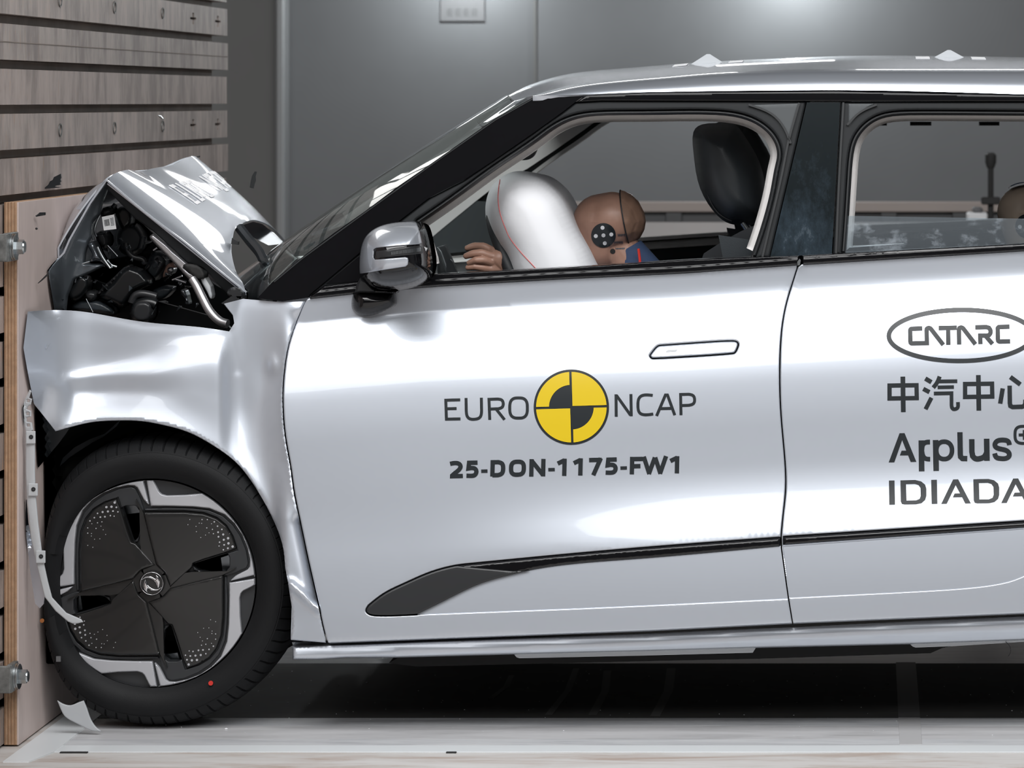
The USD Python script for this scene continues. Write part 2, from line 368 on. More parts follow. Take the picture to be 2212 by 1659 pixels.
# ------------------------------------------------------------------ the room
def struct(name, mesh, m, parent=None, label=None, smooth=30):
    return obj(name, mesh, m, parent, smooth=smooth, kind='structure' if parent is None else None, label=label, cat='room' if parent is None else None)
fl = struct('floor', bx((-7, -11, -0.3), (11, 6.6, 0), 0.001), 'floor_paint', label='painted test hall floor, off-white with brown scuffs')
YB = 6.5
WXL = float(Pt(606, 0, YB)[0])
struct('wall_back', bx((WXL + 0.01, YB, 0), (11, YB + 0.2, 6), 0.001), 'wall_grey', label='plain grey hall wall behind the car')
struct('wall_back_side', bx((-7, YB - 0.05, 0), (WXL - 0.01, YB + 0.2, 6), 0.001), 'wall_brown', label='darker grey wall panel beside the barrier')
struct('wall_left', bx((-7.2, -11, 0), (-7, YB, 6), 0.001), 'room_dark', label='dark hall wall on the barrier side')
struct('wall_right', bx((11, -11, 0), (11.2, YB, 6), 0.001), 'room_light', label='pale hall wall on the run-up side')
struct('wall_front', bx((-7, -11.2, 0), (11, -11, 6), 0.001), 'room_light', label='pale hall wall behind the viewer')
struct('ceiling', bx((-7, -11, 6), (11, YB, 6.2), 0.001), 'room_dark', label='dark ceiling above the lamps')
pX = [float(Pt(q, 0, YB - 0.1)[0]) for q in (596, 616)]
struct('trim_1', bx((pX[0], YB - 0.12, 0), (pX[1], YB + 0.02, 6), 0.01), 'post_grey', label='grey upright post where two wall panels meet')
sX = float(Pt(1156, 0, YB)[0])
struct('trim_2', bx((sX - 0.006, YB - 0.008, 0), (sX + 0.006, YB + 0.01, 6), 0.001), 'wall_brown', label='thin dark seam strip on the back wall')

def flr(px0, px1, py0, py1):
    """floor rectangle in X, y from pixel rows at the floor"""
    pass
def fy(py): return FPX * ZC / (py - CY) - 8.0
def strip(name, y0, y1, x0, x1, z1, m, label):
    obj(name, bx((x0, y0, 0), (x1, y1, z1), 0.0004), m, FL, label=label)
FL = '/World/floor'
strip('floor_panel', fy(1598), fy(1569), 0.06, 11, 0.0010, 'floor_white', 'white painted strip in front of the black track')
strip('floor_panel', fy(1569), fy(1552), 0.30, 11, 0.0012, 'floor_edge_grey', 'grey edge of the black track')
strip('track_strip', fy(1552), fy(1434), 0.02, 11, 0.0014, 'track_black', 'black track running under the car')
strip('floor_panel', fy(1434), fy(1385), 0.02, 11, 0.0010, 'floor_white', 'white painted strip behind the black track')
strip('floor_tape', fy(1626), fy(1612), 0.03, 11, 0.0022, 'floor_tape', 'shiny white tape along the strip edge')
strip('floor_tape', fy(1612), fy(1598), 0.05, 11, 0.0016, 'floor_edge_grey', 'light grey tape beside the white tape')
# tape across the track on the right, and along the barrier foot
tx = [float(Pt(q, 1590, 0)[0]) for q in (1942, 1990)]
strip('floor_tape', fy(1552), fy(1432), tx[0], tx[1], 0.0020, 'tape_on_black', 'clear tape crossing the black track')
strip('floor_tape', fy(1610), fy(1552), tx[0], tx[1], 0.0024, 'tape_clear', 'greyish tape crossing the white strip')
tp = Polygon([(0.012, -0.36), (0.07, -0.36), (0.10, -0.24), (0.10, 0.5), (0.02, 0.5)])
m = trimesh.creation.extrude_polygon(tp, 0.003); obj('floor_tape', m, 'floor_tape', FL, label='white tape along the plywood foot')
rng = np.random.default_rng(5)
# scraps of lifted tape: dark slits at the tape edge
for px_, w_ in ((975, 22), (160, 60)):
    a = Pt(px_, 1626.5, fy(1626.5)); obj('tape_gap', bx((a[0] - w_ / 1900, a[1] - 0.006, 0), (a[0] + w_ / 1900, a[1] + 0.004, 0.0028), 0.0005), 'matte_black', FL)
# tape marks and scuffs on the black track
for (a, b, w) in (((1105, 1460), (1060, 1510), 9), ((1245, 1445), (1185, 1545), 11), ((1312, 1450), (1280, 1545), 13), ((1450, 1445), (1415, 1548), 15)):
    P0, P1 = Pt(*a, fy(a[1])), Pt(*b, fy(b[1]))
    q = LineString([(P0[0], P0[1]), ((P0[0] + P1[0]) / 2 + 0.012, (P0[1] + P1[1]) / 2), (P1[0], P1[1])]).buffer(w / 1300, cap_style=2)
    obj('scuff_mark', (lambda t: (t.apply_translation((0, 0, 0.0014)), t)[1])(trimesh.creation.extrude_polygon(q, 0.0004)), 'scuff', FL)

# ------------------------------------------------------------------ the barrier
bar = thing('crash_barrier', 'massive crash barrier faced with weathered grey-brown horizontal planks', 'barrier', (-0.6, 0.8, 0))
XF = -0.036
tops = [1.872, 1.768, 1.662, 1.558, 1.454, 1.350]
tops += [1.350 - 0.105 * k for k in range(1, 13)]
hole_y = [0.377, 0.98, 1.593, 2.03, 2.41]
pm = ['plank_a', 'plank_b', 'plank_c', 'plank_a', 'plank_b', 'plank_a', 'plank_c', 'plank_b']
for k, zt in enumerate(tops):
    zb = zt - 0.083
    q = shapely.box(-1.2, zb, 2.56 + 0.004 * math.sin(3 * k), zt)
    if k in (1, 4):
        for j, hy in enumerate(hole_y):
            h = Point(hy, (zt + zb) / 2 + (0.004 if k == 1 else 0.0)).buffer(0.0135 if j < 3 else 0.0)
            if j >= 3:
                c = (hy, (zt + zb) / 2)
                h = unary_union([shapely.box(c[0] - 0.013, c[1] - 0.017, c[0] + 0.013, c[1] + 0.017), shapely.box(c[0] - 0.045, c[1] - 0.0035, c[0] + 0.045, c[1] + 0.0035)])
            q = q.difference(h)
    m = trimesh.creation.extrude_polygon(q, 0.07)                     # y, z, thickness
    v = m.vertices.copy(); m.vertices = np.c_[XF - 0.07 + v[:, 2] + (0.002 * ((k * 7) % 3 - 1)), v[:, 0], v[:, 1]]
    if m.volume < 0: m.invert()
    obj('plank', m, pm[k % len(pm)], bar, smooth=False)
    if k == 2:   # the joint line of the two-piece plank
        obj('plank_joint', bx((XF - 0.002, -1.2, zb + 0.040), (XF + 0.0032, 2.55, zb + 0.0425), 0.0003), 'gap_brown', bar)
obj('backing_plate', bx((-0.16, -1.2, 0.01), (-0.1065, 2.50, 1.86), 0.004), 'gap_brown', bar)
for zt in tops:      # the recessed filler behind each gap
    obj('gap_filler', bx((-0.106, -1.2, zt - 0.104), (-0.066, 2.47, zt - 0.0835), 0.001), 'gap_brown', bar)
obj('barrier_block', bx((-1.2, -1.2, 0.0), (-0.162, 2.46, 1.86), 0.01), 'room_dark', bar)
for yy in ():
    obj('backing_post', bx((-0.1079, yy - 0.06, 0.0), (-0.1065, yy + 0.06, 1.86), 0.0005), 'gap_brown', bar)
for k in (1, 4):
    for hy in hole_y[:3]:
        c = (hy, tops[k] - 0.0415 + (0.004 if k == 1 else 0))
        r = lathe_y([(0.0135, 0), (0.016, 0), (0.016, 0.0025), (0.0135, 0.0025)], 0, 0, 20)
        v = r.vertices; r.vertices = np.c_[XF + 0.0005 + v[:, 1], c[0] + v[:, 0], c[1] + v[:, 2]]
        if r.volume < 0: r.invert()
        obj('hole_rim', r, 'bracket_steel', bar)

zp = ZC - (437 - CY) * 7.828 / FPX
ply = thing('plywood_sheet', 'pale pinkish plywood sheet with striped edge bolted over the barrier planks', 'plywood', (-0.017, 0.5, 0))
n = 9; t = 0.033 / n
for k in range(n):
    obj('ply', bx((-0.033 + k * t, -0.172 + (0.0015 if k % 2 else 0), 0.004), (-0.033 + (k + 1) * t, 2.1, zp), 0.0004), 'plywood_face' if k == n - 1 else ('ply_light' if k % 2 else 'ply_dark'), ply)

def hexbolt(x0, x1, r):
    q = Polygon([(r * math.cos(a), r * math.sin(a)) for a in np.arange(6) * math.pi / 3 + 0.3])
    m = trimesh.creation.extrude_polygon(q, x1 - x0)
    v = m.vertices; m.vertices = np.c_[x0 + v[:, 2], v[:, 0], v[:, 1]]
    cap = lathe_y([(0.0, x1 - 0.001), (r * 0.82, x1 - 0.001), (r * 0.74, x1 + 0.003), (0.0, x1 + 0.003)], 0, 0, 24)
    v = cap.vertices; cap.vertices = np.c_[v[:, 1], v[:, 0], v[:, 2]]
    if cap.volume < 0: cap.invert()
    if m.volume < 0: m.invert()
    return cat_(m, cap)
def disc_x(x0, x1, r, ri=0.0):
    m = lathe_y([(ri, x0), (r, x0), (r, x1), (ri, x1)] if ri else [(0.0, x0), (r, x0), (r, x1), (0.0, x1)], 0, 0, 36)
    v = m.vertices; m.vertices = np.c_[v[:, 1], v[:, 0], v[:, 2]]
    if m.volume < 0: m.invert()
    return m
for i, (lab, zc, y0, y1, hh, hr) in enumerate((('upper steel clamp with chipped grey paint bolted at the plywood edge', 1.151, -0.280, -0.184, 0.0315, 0.017), ('lower dark steel clamp bolted at the plywood edge near the floor', 0.166, -0.246, -0.158, 0.031, 0.016))):
    c = thing('steel_clamp', lab, 'clamp', (-0.03, (y0 + y1) / 2, zc))
    ym = (y0 + y1) / 2 + 0.004
    obj('front_leg', bx((-0.034, y0, zc - hh), (0.0, y0 + 0.012, zc + hh), 0.002), 'bracket_steel', c)
    obj('side_leg', bx((-0.012, y0 + 0.0125, zc - hh - 0.001), (0.0, -0.1722, zc + hh + 0.001), 0.0015), 'bracket_steel', c)
    for nm, x0, x1, r, mt in (('washer', 0.0003, 0.0050, 0.0300, 'bolt_steel'), ('washer', 0.0056, 0.0090, 0.0290, 'bolt_steel')):
        d = disc_x(x0, x1, r); d.apply_translation((0, ym, zc)); obj(nm, d, mt, c)
    d = hexbolt(0.0092, 0.026, hr); d.apply_translation((0, ym, zc)); obj('bolt_head', d, 'bolt_steel', c, smooth=20)
# ------------------------------------------------------------------ far background
bw = thing('low_wall', 'long low barrier wall with a tan top rail standing behind the car', 'wall', (5, 5.2, 0))
Yr = 5.0
zr = lambda py: ZC - (py - CY) * (8 + Yr) / FPX
x0 = float(Pt(1190, 0, Yr)[0])
obj('top_rail', bx((x0, Yr, zr(458)), (9, Yr + 0.12, zr(437)), 0.004), 'bench_tan', bw)
obj('dark_gap', bx((x0 + 0.05, Yr + 0.03, zr(480)), (9, Yr + 0.10, zr(458)), 0.001), 'bench_dark', bw)
obj('wall_panel', bx((x0, Yr + 0.005, 0.0), (9, Yr + 0.11, zr(480)), 0.004), 'bench_face', bw)
for q in np.arange(1300, 3600, 155):
    a = float(Pt(q, 0, Yr)[0]); obj('rail_bracket', bx((a - 0.03, Yr + 0.012, zr(487)), (a + 0.03, Yr + 0.029, zr(458)), 0.002), 'bench_dark', bw)
st = thing('lamp_stand', 'black upright stand with a thick head rising behind the rear window', 'stand', tuple(Pt(2140, 437, 4.6) * [1, 1, 0]))
c = Pt(2140, 430, 4.6)
obj('pole', tube([(c[0], c[1], 0.0), (c[0], c[1], c[2] + 0.13)], 0.011), 'matte_black', st)
obj('head', tube([(c[0], c[1], c[2] + 0.115), (c[0], c[1], c[2] + 0.135), (c[0], c[1], c[2] + 0.163), (c[0], c[1], c[2] + 0.172)], [0.014, 0.021, 0.021, 0.012]), 'matte_black', st)
obj('collar', bx((c[0] - 0.035, c[1] - 0.03, c[2] - 0.02), (c[0] + 0.035, c[1] + 0.03, c[2] + 0.008), 0.004), 'matte_black', st)
wb = thing('white_box', 'small white box on the low wall beside the black stand', 'box', tuple(Pt(2108, 470, 4.7)))
a, b = Pt(2088, 475, 4.7), Pt(2132, 458, 4.7); obj('body', bx((a[0], 4.6, a[2] - 0.05), (b[0], 4.75, b[2]), 0.006), 'paper_white', wb)
a, b = Pt(2100, 458, 4.7), Pt(2122, 447, 4.7); obj('lid', bx((a[0], 4.62, a[2]), (b[0], 4.73, b[2]), 0.006), 'sign_grey', wb)
obj('leg', bx((a[0], 4.64, 0), (b[0], 4.70, float(Pt(0, 475, 4.7)[2]) - 0.0501), 0.004), 'sign_grey', wb)
sg = thing('wall_sign', 'grey sign plate with a blurred row of characters high on the back wall', 'sign', tuple(Pt(1000, 25, YB)))
a, b = Pt(951, 46, YB - 0.012), Pt(1047, -4, YB - 0.012)
obj('plate', bx((a[0], YB - 0.014, a[2]), (b[0], YB, b[2]), 0.002), 'sign_grey', sg)
S = []
for k in range(4):      # four blurred characters
    ox = 966 + k * 17.5
    S += [[(ox, 21), (ox + 13, 21)], [(ox + 6, 17), (ox + 6, 34)], [(ox, 27), (ox + 13, 27)], [(ox + 1, 33), (ox + 12, 33)], [(ox + 1, 20), (ox + 1, 33)]]
obj('lettering', sheet(stroke(S, 2.2), YB - 0.0155, 0.0012, 6), 'sign_ink', sg)

# ------------------------------------------------------------------ the car: side surface
tt = np.linspace(-0.3, 1.25, 400)
def prof(ang_t, ang):
    a = np.radians(np.interp(tt, ang_t, ang)); y = -np.cumsum(np.tan(a)) * (tt[1] - tt[0]) * 0.83
    return y - np.interp(0.0, tt, y) + 0.085
GH = 0.06
prof_front = prof([0, 0.066, 0.080, 0.13, 0.20, 0.30, 0.42, 0.60, 0.74, 0.82, 0.92, 1.0], [0, 2, 24, 25, 20, 11, 8, 8, 10, 9, 8, 4])
prof_rear = prof([0, 0.055, 0.09, 0.14, 0.20, 0.32, 0.45, 0.55, 0.62, 0.69, 0.745, 0.77, 0.85, 1.0], [1, 5, 22, 25, 20, 10, 7, 8, 14, 20, 18, 10, 9, 5])
def Bl(px): return np.interp(px, [500, 663, 766, 921, 1200, 1480, 1715, 2212, 2800, 3300], [655, 645, 633.5, 619, 602.5, 589, 572, 541, 505, 478])
def Rl(px): return np.interp(px, [500, 708, 1400, 1712, 2212, 2800, 3300], [1396, 1388, 1361.5, 1345.5, 1324, 1299, 1278])
def side(px, py):
    px, py = np.asarray(px, float), np.asarray(py, float)
    t = (py - Bl(px)) / (Rl(px) - Bl(px))
    w = np.clip((px - 850) / 700, 0, 1); w = w * w * (3 - 2 * w)
    y = (1 - w) * np.interp(t, tt, prof_front) + w * np.interp(t, tt, prof_rear)
    g = 0.085 + np.clip(Bl(px) - py, 0, None) * (GH / 395)        # the glass house leans in above the belt
    return np.where(py < Bl(px), g, y)
def glasshouse(px, py, off=0.0): return 0.085 + np.clip(Bl(px) - np.asarray(py, float), -60, None) * (GH / 395) + off

CLAMP = True
CAR = thing('car', 'silver-white test car with a crumpled front pressed into the plywood barrier face', 'car', (1.9, 0.93, 0))
door_l = cr([(663, 644), (642, 694), (623.5, 751), (615.5, 804), (612.5, 849), (614.5, 909), (620, 956), (630, 1013), (636, 1058), (650.6, 1129), (668.7, 1215.5), (687, 1295), (697.6, 1345.7), (708, 1388)], 4)
seam_up = cr([(1729, 556), (1716, 598.5), (1699, 655), (1688, 720), (1684.5, 804), (1685.5, 863.5), (1689, 919), (1696, 1000), (1697, 1060), (1692, 1110), (1687.5, 1157)], 4)
seam_dn = [(1688, 1185), (1703, 1291), (1712, 1345)]
seam = seam_up + seam_dn
belt = lambda a, b, n=24: [(q, float(Bl(q))) for q in np.linspace(a, b, n)]
rock = lambda a, b, n=24: [(q, float(Rl(q))) for q in np.linspace(a, b, n)]
off = lambda pts, dx: [(a + dx, b) for a, b in pts]
seam_c = [p for p in seam if p[1] > 574]
front_door = poly(belt(664, 1722) + off(seam_c, -1.3) + rock(1709, 709)[0:] + door_l[::-1][1:-1]).buffer(0)
XE = 2860
rear_l = off(seam_c, 1.3)
arch_c, arch_r = (2990, 1195), 345
rear_door = poly(belt(1732, XE - 10) + [(XE - 10, 800), (2740, 950)] + [(2660, 1090), (2640, 1195)] + [(2632, float(Rl(2632)))] + rock(2630, 1714) + rear_l[::-1])
# trim strip along the lower doors, and the panel under it
tr_top = cr([(797, 1306), (831, 1280.6), (875, 1259), (925.5, 1237), (980, 1221.7), (1034, 1215), (1178.6, 1201), (1400, 1181.5), (1686, 1160)], 5)
tr_bot = cr([(1686, 1182), (1400, 1207.5), (1287, 1216), (1178.6, 1228), (1106, 1243), (1034, 1264), (961.7, 1298.7), (903.8, 1327.6)], 5)
trim_f = poly(tr_top + tr_bot + cr([(903.8, 1327.8), (860, 1330), (817, 1330.5), (797, 1327), (790, 1318.6), (797, 1306)], 4)[1:-1])
trim_r = poly([(1692, 1158.5), (2212, 1125), (2630, 1097), (2640, 1112), (2212, 1141.5), (1692, 1179)])
low_f = poly([(905, 1327.3)] + tr_bot[::-1][1:] + [(1687, 1183), (1701.5, 1293), (1400, 1307.5), (1250, 1314)])
rl_line = [(1705, 1291), (1987, 1276.6), (2097, 1269), (2171, 1258), (2212, 1243.5), (2260, 1210), (2290, 1150), (2295, 1136)]
low_r = poly([(1692, 1180)] + [(2212, 1142), (2295, 1136.5)] + cr(rl_line, 3)[::-1])
def recess(px, py):
    p = shapely.points(np.c_[np.ravel(px), np.ravel(py)]); r = np.zeros(len(p))
    for g in (low_f, low_r):
        d = shapely.distance(p, g.boundary) * np.where(shapely.contains(g, p), 1, -1)
        u = np.clip((d + 2) / 5, 0, 1); r = np.maximum(r, 0.009 * u * u * (3 - 2 * u))
    return r.reshape(np.shape(px))
def doorf(px, py): return side(px, py)
def crease_lines():
    out = []
    for k in (-3, -1, 1, 3):
        out.append([(q, float(Bl(q) + 0.073 * (Rl(q) - Bl(q)) + k * 2)) for q in np.linspace(630, 1100, 40)])
    return out
XL = crease_lines()
# door handle outline
hd = cr(crop([(140, 290), (150, 265), (200, 200), (245, 160), (300, 150), (700, 122), (1200, 95), (1255, 108), (1275, 140), (1255, 210), (1230, 250), (1190, 262), (700, 298), (200, 325), (160, 318)], 1380, 720, 5.925), 4, closed=True)
hd = poly(hd)
fd = obj('front_door', sheet(front_door.difference(hd.buffer(1.2)).difference(trim_f.buffer(0.5)).difference(low_f), doorf, 0.022, 13, 0.002, 3, XL, 0.006), 'paint', CAR, smooth=40, label='silver front door with round yellow and black badge')
obj('door_handle', sheet(hd.buffer(-1.6), lambda a, b: side(a, b) + 0.0015, 0.02, 6, 0.004, 3), 'paint', fd, label='flush handle')
obj('handle_pocket', sheet(hd.buffer(4), lambda a, b: side(a, b) + 0.024, 0.006, 8), 'matte_black', fd)
obj('handle_mark', sheet(poly(crop([(345, 232), (370, 214), (492, 208), (478, 232), (350, 240)], 1380, 720, 5.925)), lambda a, b: side(a, b) + 0.0008, 0.002, 6), 'grey_white_plastic', fd)
obj('lower_panel', sheet(low_f.buffer(3).intersection(front_door), lambda a, b: side(a, b) + 0.0035, 0.01, 12), 'paint', fd, smooth=40, label='recessed panel under the trim strip')
obj('trim_strip', sheet(trim_f, lambda a, b: side(a, b) - 0.002, 0.02, 5, 0.009, 7), 'gloss_black', fd, label='glossy black trim strip')
tm = poly([p for p in trim_f.exterior.coords]).buffer(-2).intersection(poly([(780, 1200), (985, 1222), (1000, 1224), (1110, 1234), (1160, 1232), (1100, 1250), (900, 1340), (780, 1340)]))
obj('trim_flare', sheet(tm, lambda a, b: side(a, b) - 0.0045, 0.003, 8, 0.002, 4), 'satin_black', fd, label='matte dark front end of the trim')
rd = obj('rear_door', sheet(rear_door.difference(trim_r.buffer(0.5)).difference(low_r), doorf, 0.022, 14, 0.002, 3, XL, 0.006), 'paint', CAR, smooth=40, label='silver rear door with stacked dark lettering')
obj('lower_panel', sheet(low_r.buffer(3).intersection(rear_door), lambda a, b: side(a, b) + 0.0035, 0.01, 12), 'paint', rd, smooth=40, label='recessed panel under the trim strip')
obj('trim_strip', sheet(trim_r, lambda a, b: side(a, b) - 0.002, 0.02, 6, 0.009, 7), 'gloss_black', rd, label='glossy black trim strip')
shell = poly([(640, 690), (1722, 590), (XE - 40, 520), (XE - 40, 800), (2600, 1100), (2600, 1310), (1712, 1355), (715, 1396), (628, 1000)])
obj('body_shell', sheet(shell, lambda a, b: side(a, np.minimum(b, Rl(a))) + 0.045, 0.01, 30), 'matte_black', CAR)

# belt trims
bt_f = poly([(672, 640), (700, 618), (779, 609), (937, 591.5), (1097, 584), (1287, 574), (1480, 561), (1662, 554), (1726, 552.5)] + belt(1724, 668)[0:])
bt_r = poly([(1733, 552), (1799, 548), (2212, 526), (XE - 8, 488)] + belt(XE - 8, 1734))
for g, par in ((bt_f, fd), (bt_r, rd)):
    bw_ = obj('belt_trim', sheet(g, lambda a, b: side(a, np.maximum(b, Bl(a))) - 0.010 + 0.00008 * np.clip(Bl(a) - b, 0, 40) + 0.00046 * np.clip(Bl(a) - b - 10.5, 0, 3.5), 0.03, 2.6, 0.004, 2.5), 'gloss_black', par, label='glossy black belt trim')
obj('trim_cap', sheet(poly([(1722, 566), (1727, 559), (1730, 562), (1728, 572), (1723, 574)]), 0.066, 0.004, 3), 'bolt_steel', fd)

# window frames
open_f = poly([(936, 593), (930, 560), (912, 500), (907, 482)] + cr([(907, 482), (988.5, 425), (1070, 365.4), (1151, 311), (1192, 281), (1232.6, 260), (1287, 250), (1400, 248), (1547, 248), (1613, 259), (1649.6, 279), (1671.6, 305), (1679, 334), (1673.5, 363.5), (1664, 415), (1642, 496), (1622, 554.4)], 4)[1:] + [(1480, 561.5), (1287, 574.5), (1097, 584.5)])
outer_f = poly([(668, 641), (669, 637), (779, 545), (865, 476), (927, 428), (1002, 390), (1070, 345), (1151, 289), (1219, 240), (1243, 221), (1300, 217.5), (1738, 218.5), (1741, 220), (1662, 556), (1480, 563), (1287, 576), (1097, 586), (937, 593), (779, 610), (700, 619)])
open_r = poly(cr([(1827.7, 545), (1833, 474), (1838.7, 385.6), (1846, 319.5), (1859, 290), (1881, 268), (1914, 253.4), (1987, 248.5), (2212, 249.7), (2480, 258), (2530, 275), (2560, 330), (2590, 470), (2594, 505)], 4) + [(2212, 528)])
outer_r = poly([(1817, 220), (2300, 219), (2560, 228), (2640, 300), (2690, 497), (2212, 528), (1799, 550)])
def ghs(o): return lambda a, b: glasshouse(a, b, o)
for nm, o_, i_, par in (('f', outer_f, open_f, fd), ('r', outer_r, open_r, rd)):
    fr = obj('window_frame', sheet(o_.difference(i_.buffer(11)), ghs(0.004), 0.03, 8, 0.004, 5), 'trim_grey', par, label='dark grey window frame')
    obj('window_seal', sheet(i_.buffer(13).intersection(o_.buffer(-1)).difference(i_.buffer(-0.5)), ghs(0.012), 0.045, 6, 0.012, 8), 'seal_black', par, label='rubber seal round the window opening')
cf = poly(cr([(1622, 227), (1664, 247), (1690, 275), (1704.7, 307)], 4) + [(1729, 223)])
cr_r = poly([(1833, 224), (1888, 224)] + cr([(1886, 226), (1856, 246), (1833, 274)], 4))
obj('frame_corner', sheet(cf, ghs(0.0015), 0.003, 6, 0.002, 3), 'corner_grey', fd)
obj('frame_corner', sheet(cr_r, ghs(0.0015), 0.003, 6, 0.002, 3), 'corner_grey', rd)
for pts in ([(1617, 226), (1667, 246), (1694, 276), (1708, 310)], [(1726, 222), (1702, 310), (1690, 372), (1660, 500), (1647, 555)]):
    obj('frame_bead', sheet(LineString(cr(pts, 4)).buffer(2.2, cap_style=2), ghs(-0.002), 0.008, 3), 'seal_black', fd)
for pts in ([(1894, 226), (1857, 243), (1830, 270)], [(1822, 221), (1812, 400), (1806, 547)]):
    obj('frame_bead', sheet(LineString(cr(pts, 4)).buffer(2.2, cap_style=2), ghs(-0.002), 0.008, 3), 'seal_black', rd)
qg = poly([(704, 613), (779, 551), (870, 479), (906, 482), (930, 590), (779, 607)])
obj('quarter_glass', sheet(qg, ghs(0.0025), 0.004, 12), 'gloss_black', fd, label='dark fixed glass in front of the mirror')
bp = poly([(1743, 221), (1815, 221), (1797, 549), (1664, 555)])
obj('b_pillar', sheet(bp, ghs(-0.001), 0.03, 12), 'pillar_smear', CAR, label='glossy black pillar with chalky smears')
cp = poly([(2560, 226), (2700, 300), (XE - 10, 486), (2694, 497), (2644, 300)])
obj('c_pillar', sheet(cp, ghs(0.0), 0.03, 16, 0.006, 4), 'gloss_black', CAR)
ap = poly([(556, 644), (590, 607.5), (652, 556), (720.5, 504), (789, 456), (858, 404), (927, 356.5), (1000, 305), (1070, 256), (1157, 207.5), (1265, 205)] + [(1243, 220), (1219, 239), (1151, 288), (1070, 344), (1002, 389), (927, 427), (865, 475), (779, 544), (668, 637), (665, 643), (610, 651)])
obj('a_pillar', sheet(ap, ghs(-0.002), 0.035, 10), 'gloss_black', CAR, label='glossy black front pillar')
obj('pillar_bead', sheet(LineString([(592, 609), (652, 559), (789, 459), (927, 359.5), (1070, 259), (1157, 210)]).buffer(1.3, cap_style=2), ghs(-0.0035), 0.004, 5), 'trim_grey', CAR)
rail = poly([(1243, 221), (1267, 205.5), (1400, 199.5), (1804, 196), (2212, 205), (2560, 218), (2562, 229), (2300, 219.5), (1738, 219), (1300, 218)])
obj('roof_rail', sheet(rail, ghs(-0.004), 0.02, 4, 0.004, 3), 'gloss_black', CAR, label='glossy black strip under the roof edge')
# inner lining seen round the openings
for o_, i_ in ((open_f, -15), (open_r, -13)):
    ring = o_.buffer(9).difference(o_.buffer(i_)).difference(poly([(800, 700), (800, 640), (936, 570), (1600, 530), (1640, 549), (1822, 547), (1835, 535), (2594, 480), (2700, 700)]))
    obj('pillar_lining', sheet(ring, ghs(0.075), 0.02, 8, -0.006, 7), 'headliner', CAR, label='pale grey cloth lining inside the opening')

# side window of the rear door, half lowered
gl = poly([(1803, 552), (1804, 469), (1807, 466), (2212, 472.5), (2580, 480), (2590, 505), (2212, 532)])
obj('door_glass', sheet(gl, ghs(0.018), 0.004, 20), 'side_glass', rd, label='lowered rear window glass with white smears')

# ------------------------------------------------------------------ roof and windscreen
def Xat(px, y): return XC + (np.asarray(px, float) - CX) * (8 + y) / FPX
def Zat(py, y): return ZC - (np.asarray(py, float) - CY) * (8 + y) / FPX
bX, bZ = Xat([1157, 1265, 1400, 1804, 2212, 2560, 2900, 3300], 0.15), Zat([207, 204, 199, 195, 204, 217, 236, 275], 0.15)
cX, cZ = Xat([1165, 1263, 1449, 1564, 1822, 2212, 2560, 2900, 3300], 0.25), Zat([205, 181, 163, 154, 147, 147.5, 156, 172, 205], 0.25)
tX, tZ = Xat([1126, 1164, 1246.6, 1383.6, 1493, 1657.5, 1877, 2041, 2212, 2560, 3200], 0.93), Zat([201, 179, 157, 145, 136, 127, 120, 120.5, 124, 135, 165], 0.93)
fb, fc, ft = PchipInterpolator(bX, bZ), PchipInterpolator(cX, cZ), PchipInterpolator(tX, tZ)
yy = np.r_[np.array([0.178, 0.1805, 0.183, 0.187, 0.191, 0.196, 0.203, 0.211, 0.22, 0.232, 0.245, 0.26, 0.275, 0.29]) - 0.04, np.linspace(0.28, 0.93, 17)]
yy = np.r_[yy, (1.86 - yy)[::-1][1:]]
def roofz(X, y):
    ym = min(y, 1.86 - y)
    b, c, t_ = fb(X), fc(X), max(ft(X), fc(X) + 0.004)
    return float(PchipInterpolator([0.138, 0.143, 0.155, 0.185, 0.22, 0.25, 0.50, 0.73, 0.93], [b, b + 0.22 * (c - b), b + 0.47 * (c - b), b + 0.80 * (c - b), b + 0.94 * (c - b), c, c + 0.62 * (t_ - c), c + 0.92 * (t_ - c), t_])(ym))
def Xfront(y): u = (y - 0.93) / 0.79; return 1.035 + 0.05 * u * u + 0.065 * u ** 4
Xr = 3.62
G = []
for y in yy:
    xs = Xfront(y) + (Xr - Xfront(y)) * np.linspace(0, 1, 46) ** 1.3
    G.append([(X_, y, roofz(X_, y)) for X_ in xs])
rm = gridsheet(G, -0.012)
if rm.volume < 0: rm.invert()
obj('roof', rm, 'paint_roof', CAR, smooth=45, label='silver roof panel with curved edge')
# windscreen
hy_ = np.linspace(0.163, 1.697, 33)
def base(y): u = (y - 0.93) / 0.79; return np.array([0.325 + 0.085 * u * u + 0.10 * u ** 4, y, 1.028 - 0.045 * u ** 4])
def head(y): X_ = Xfront(y); return np.array([X_ - 0.004, y, roofz(max(X_, 1.03), y) - 0.004])
G = []
for y in hy_:
    b, h = base(y), head(y); s = np.linspace(0, 1, 26)
    q = b + (h - b) * s[:, None]; q[:, 2] += 0.014 * np.sin(np.pi * s)
    q[:, 1] = y + (0.02 * s * np.sign(0.93 - y) * min(1, abs(0.93 - y) / 0.79))
    G.append(q)
wm = gridsheet(G, 0.005)
if wm.volume < 0: wm.invert()
obj('windscreen', wm, 'windscreen_glass', CAR, smooth=60, label='raked windscreen glass')
WG = np.array(G)
band = WG[:, 22:26].copy(); 
hb = gridsheet(band + np.array([0.004, 0, -0.006]), -0.012)
obj('windscreen_header', hb, 'satin_black', CAR)
low = WG[:, 0:3].copy()
obj('windscreen_band', gridsheet(low + np.array([0.004, 0, -0.006]), -0.008), 'gloss_black', CAR)
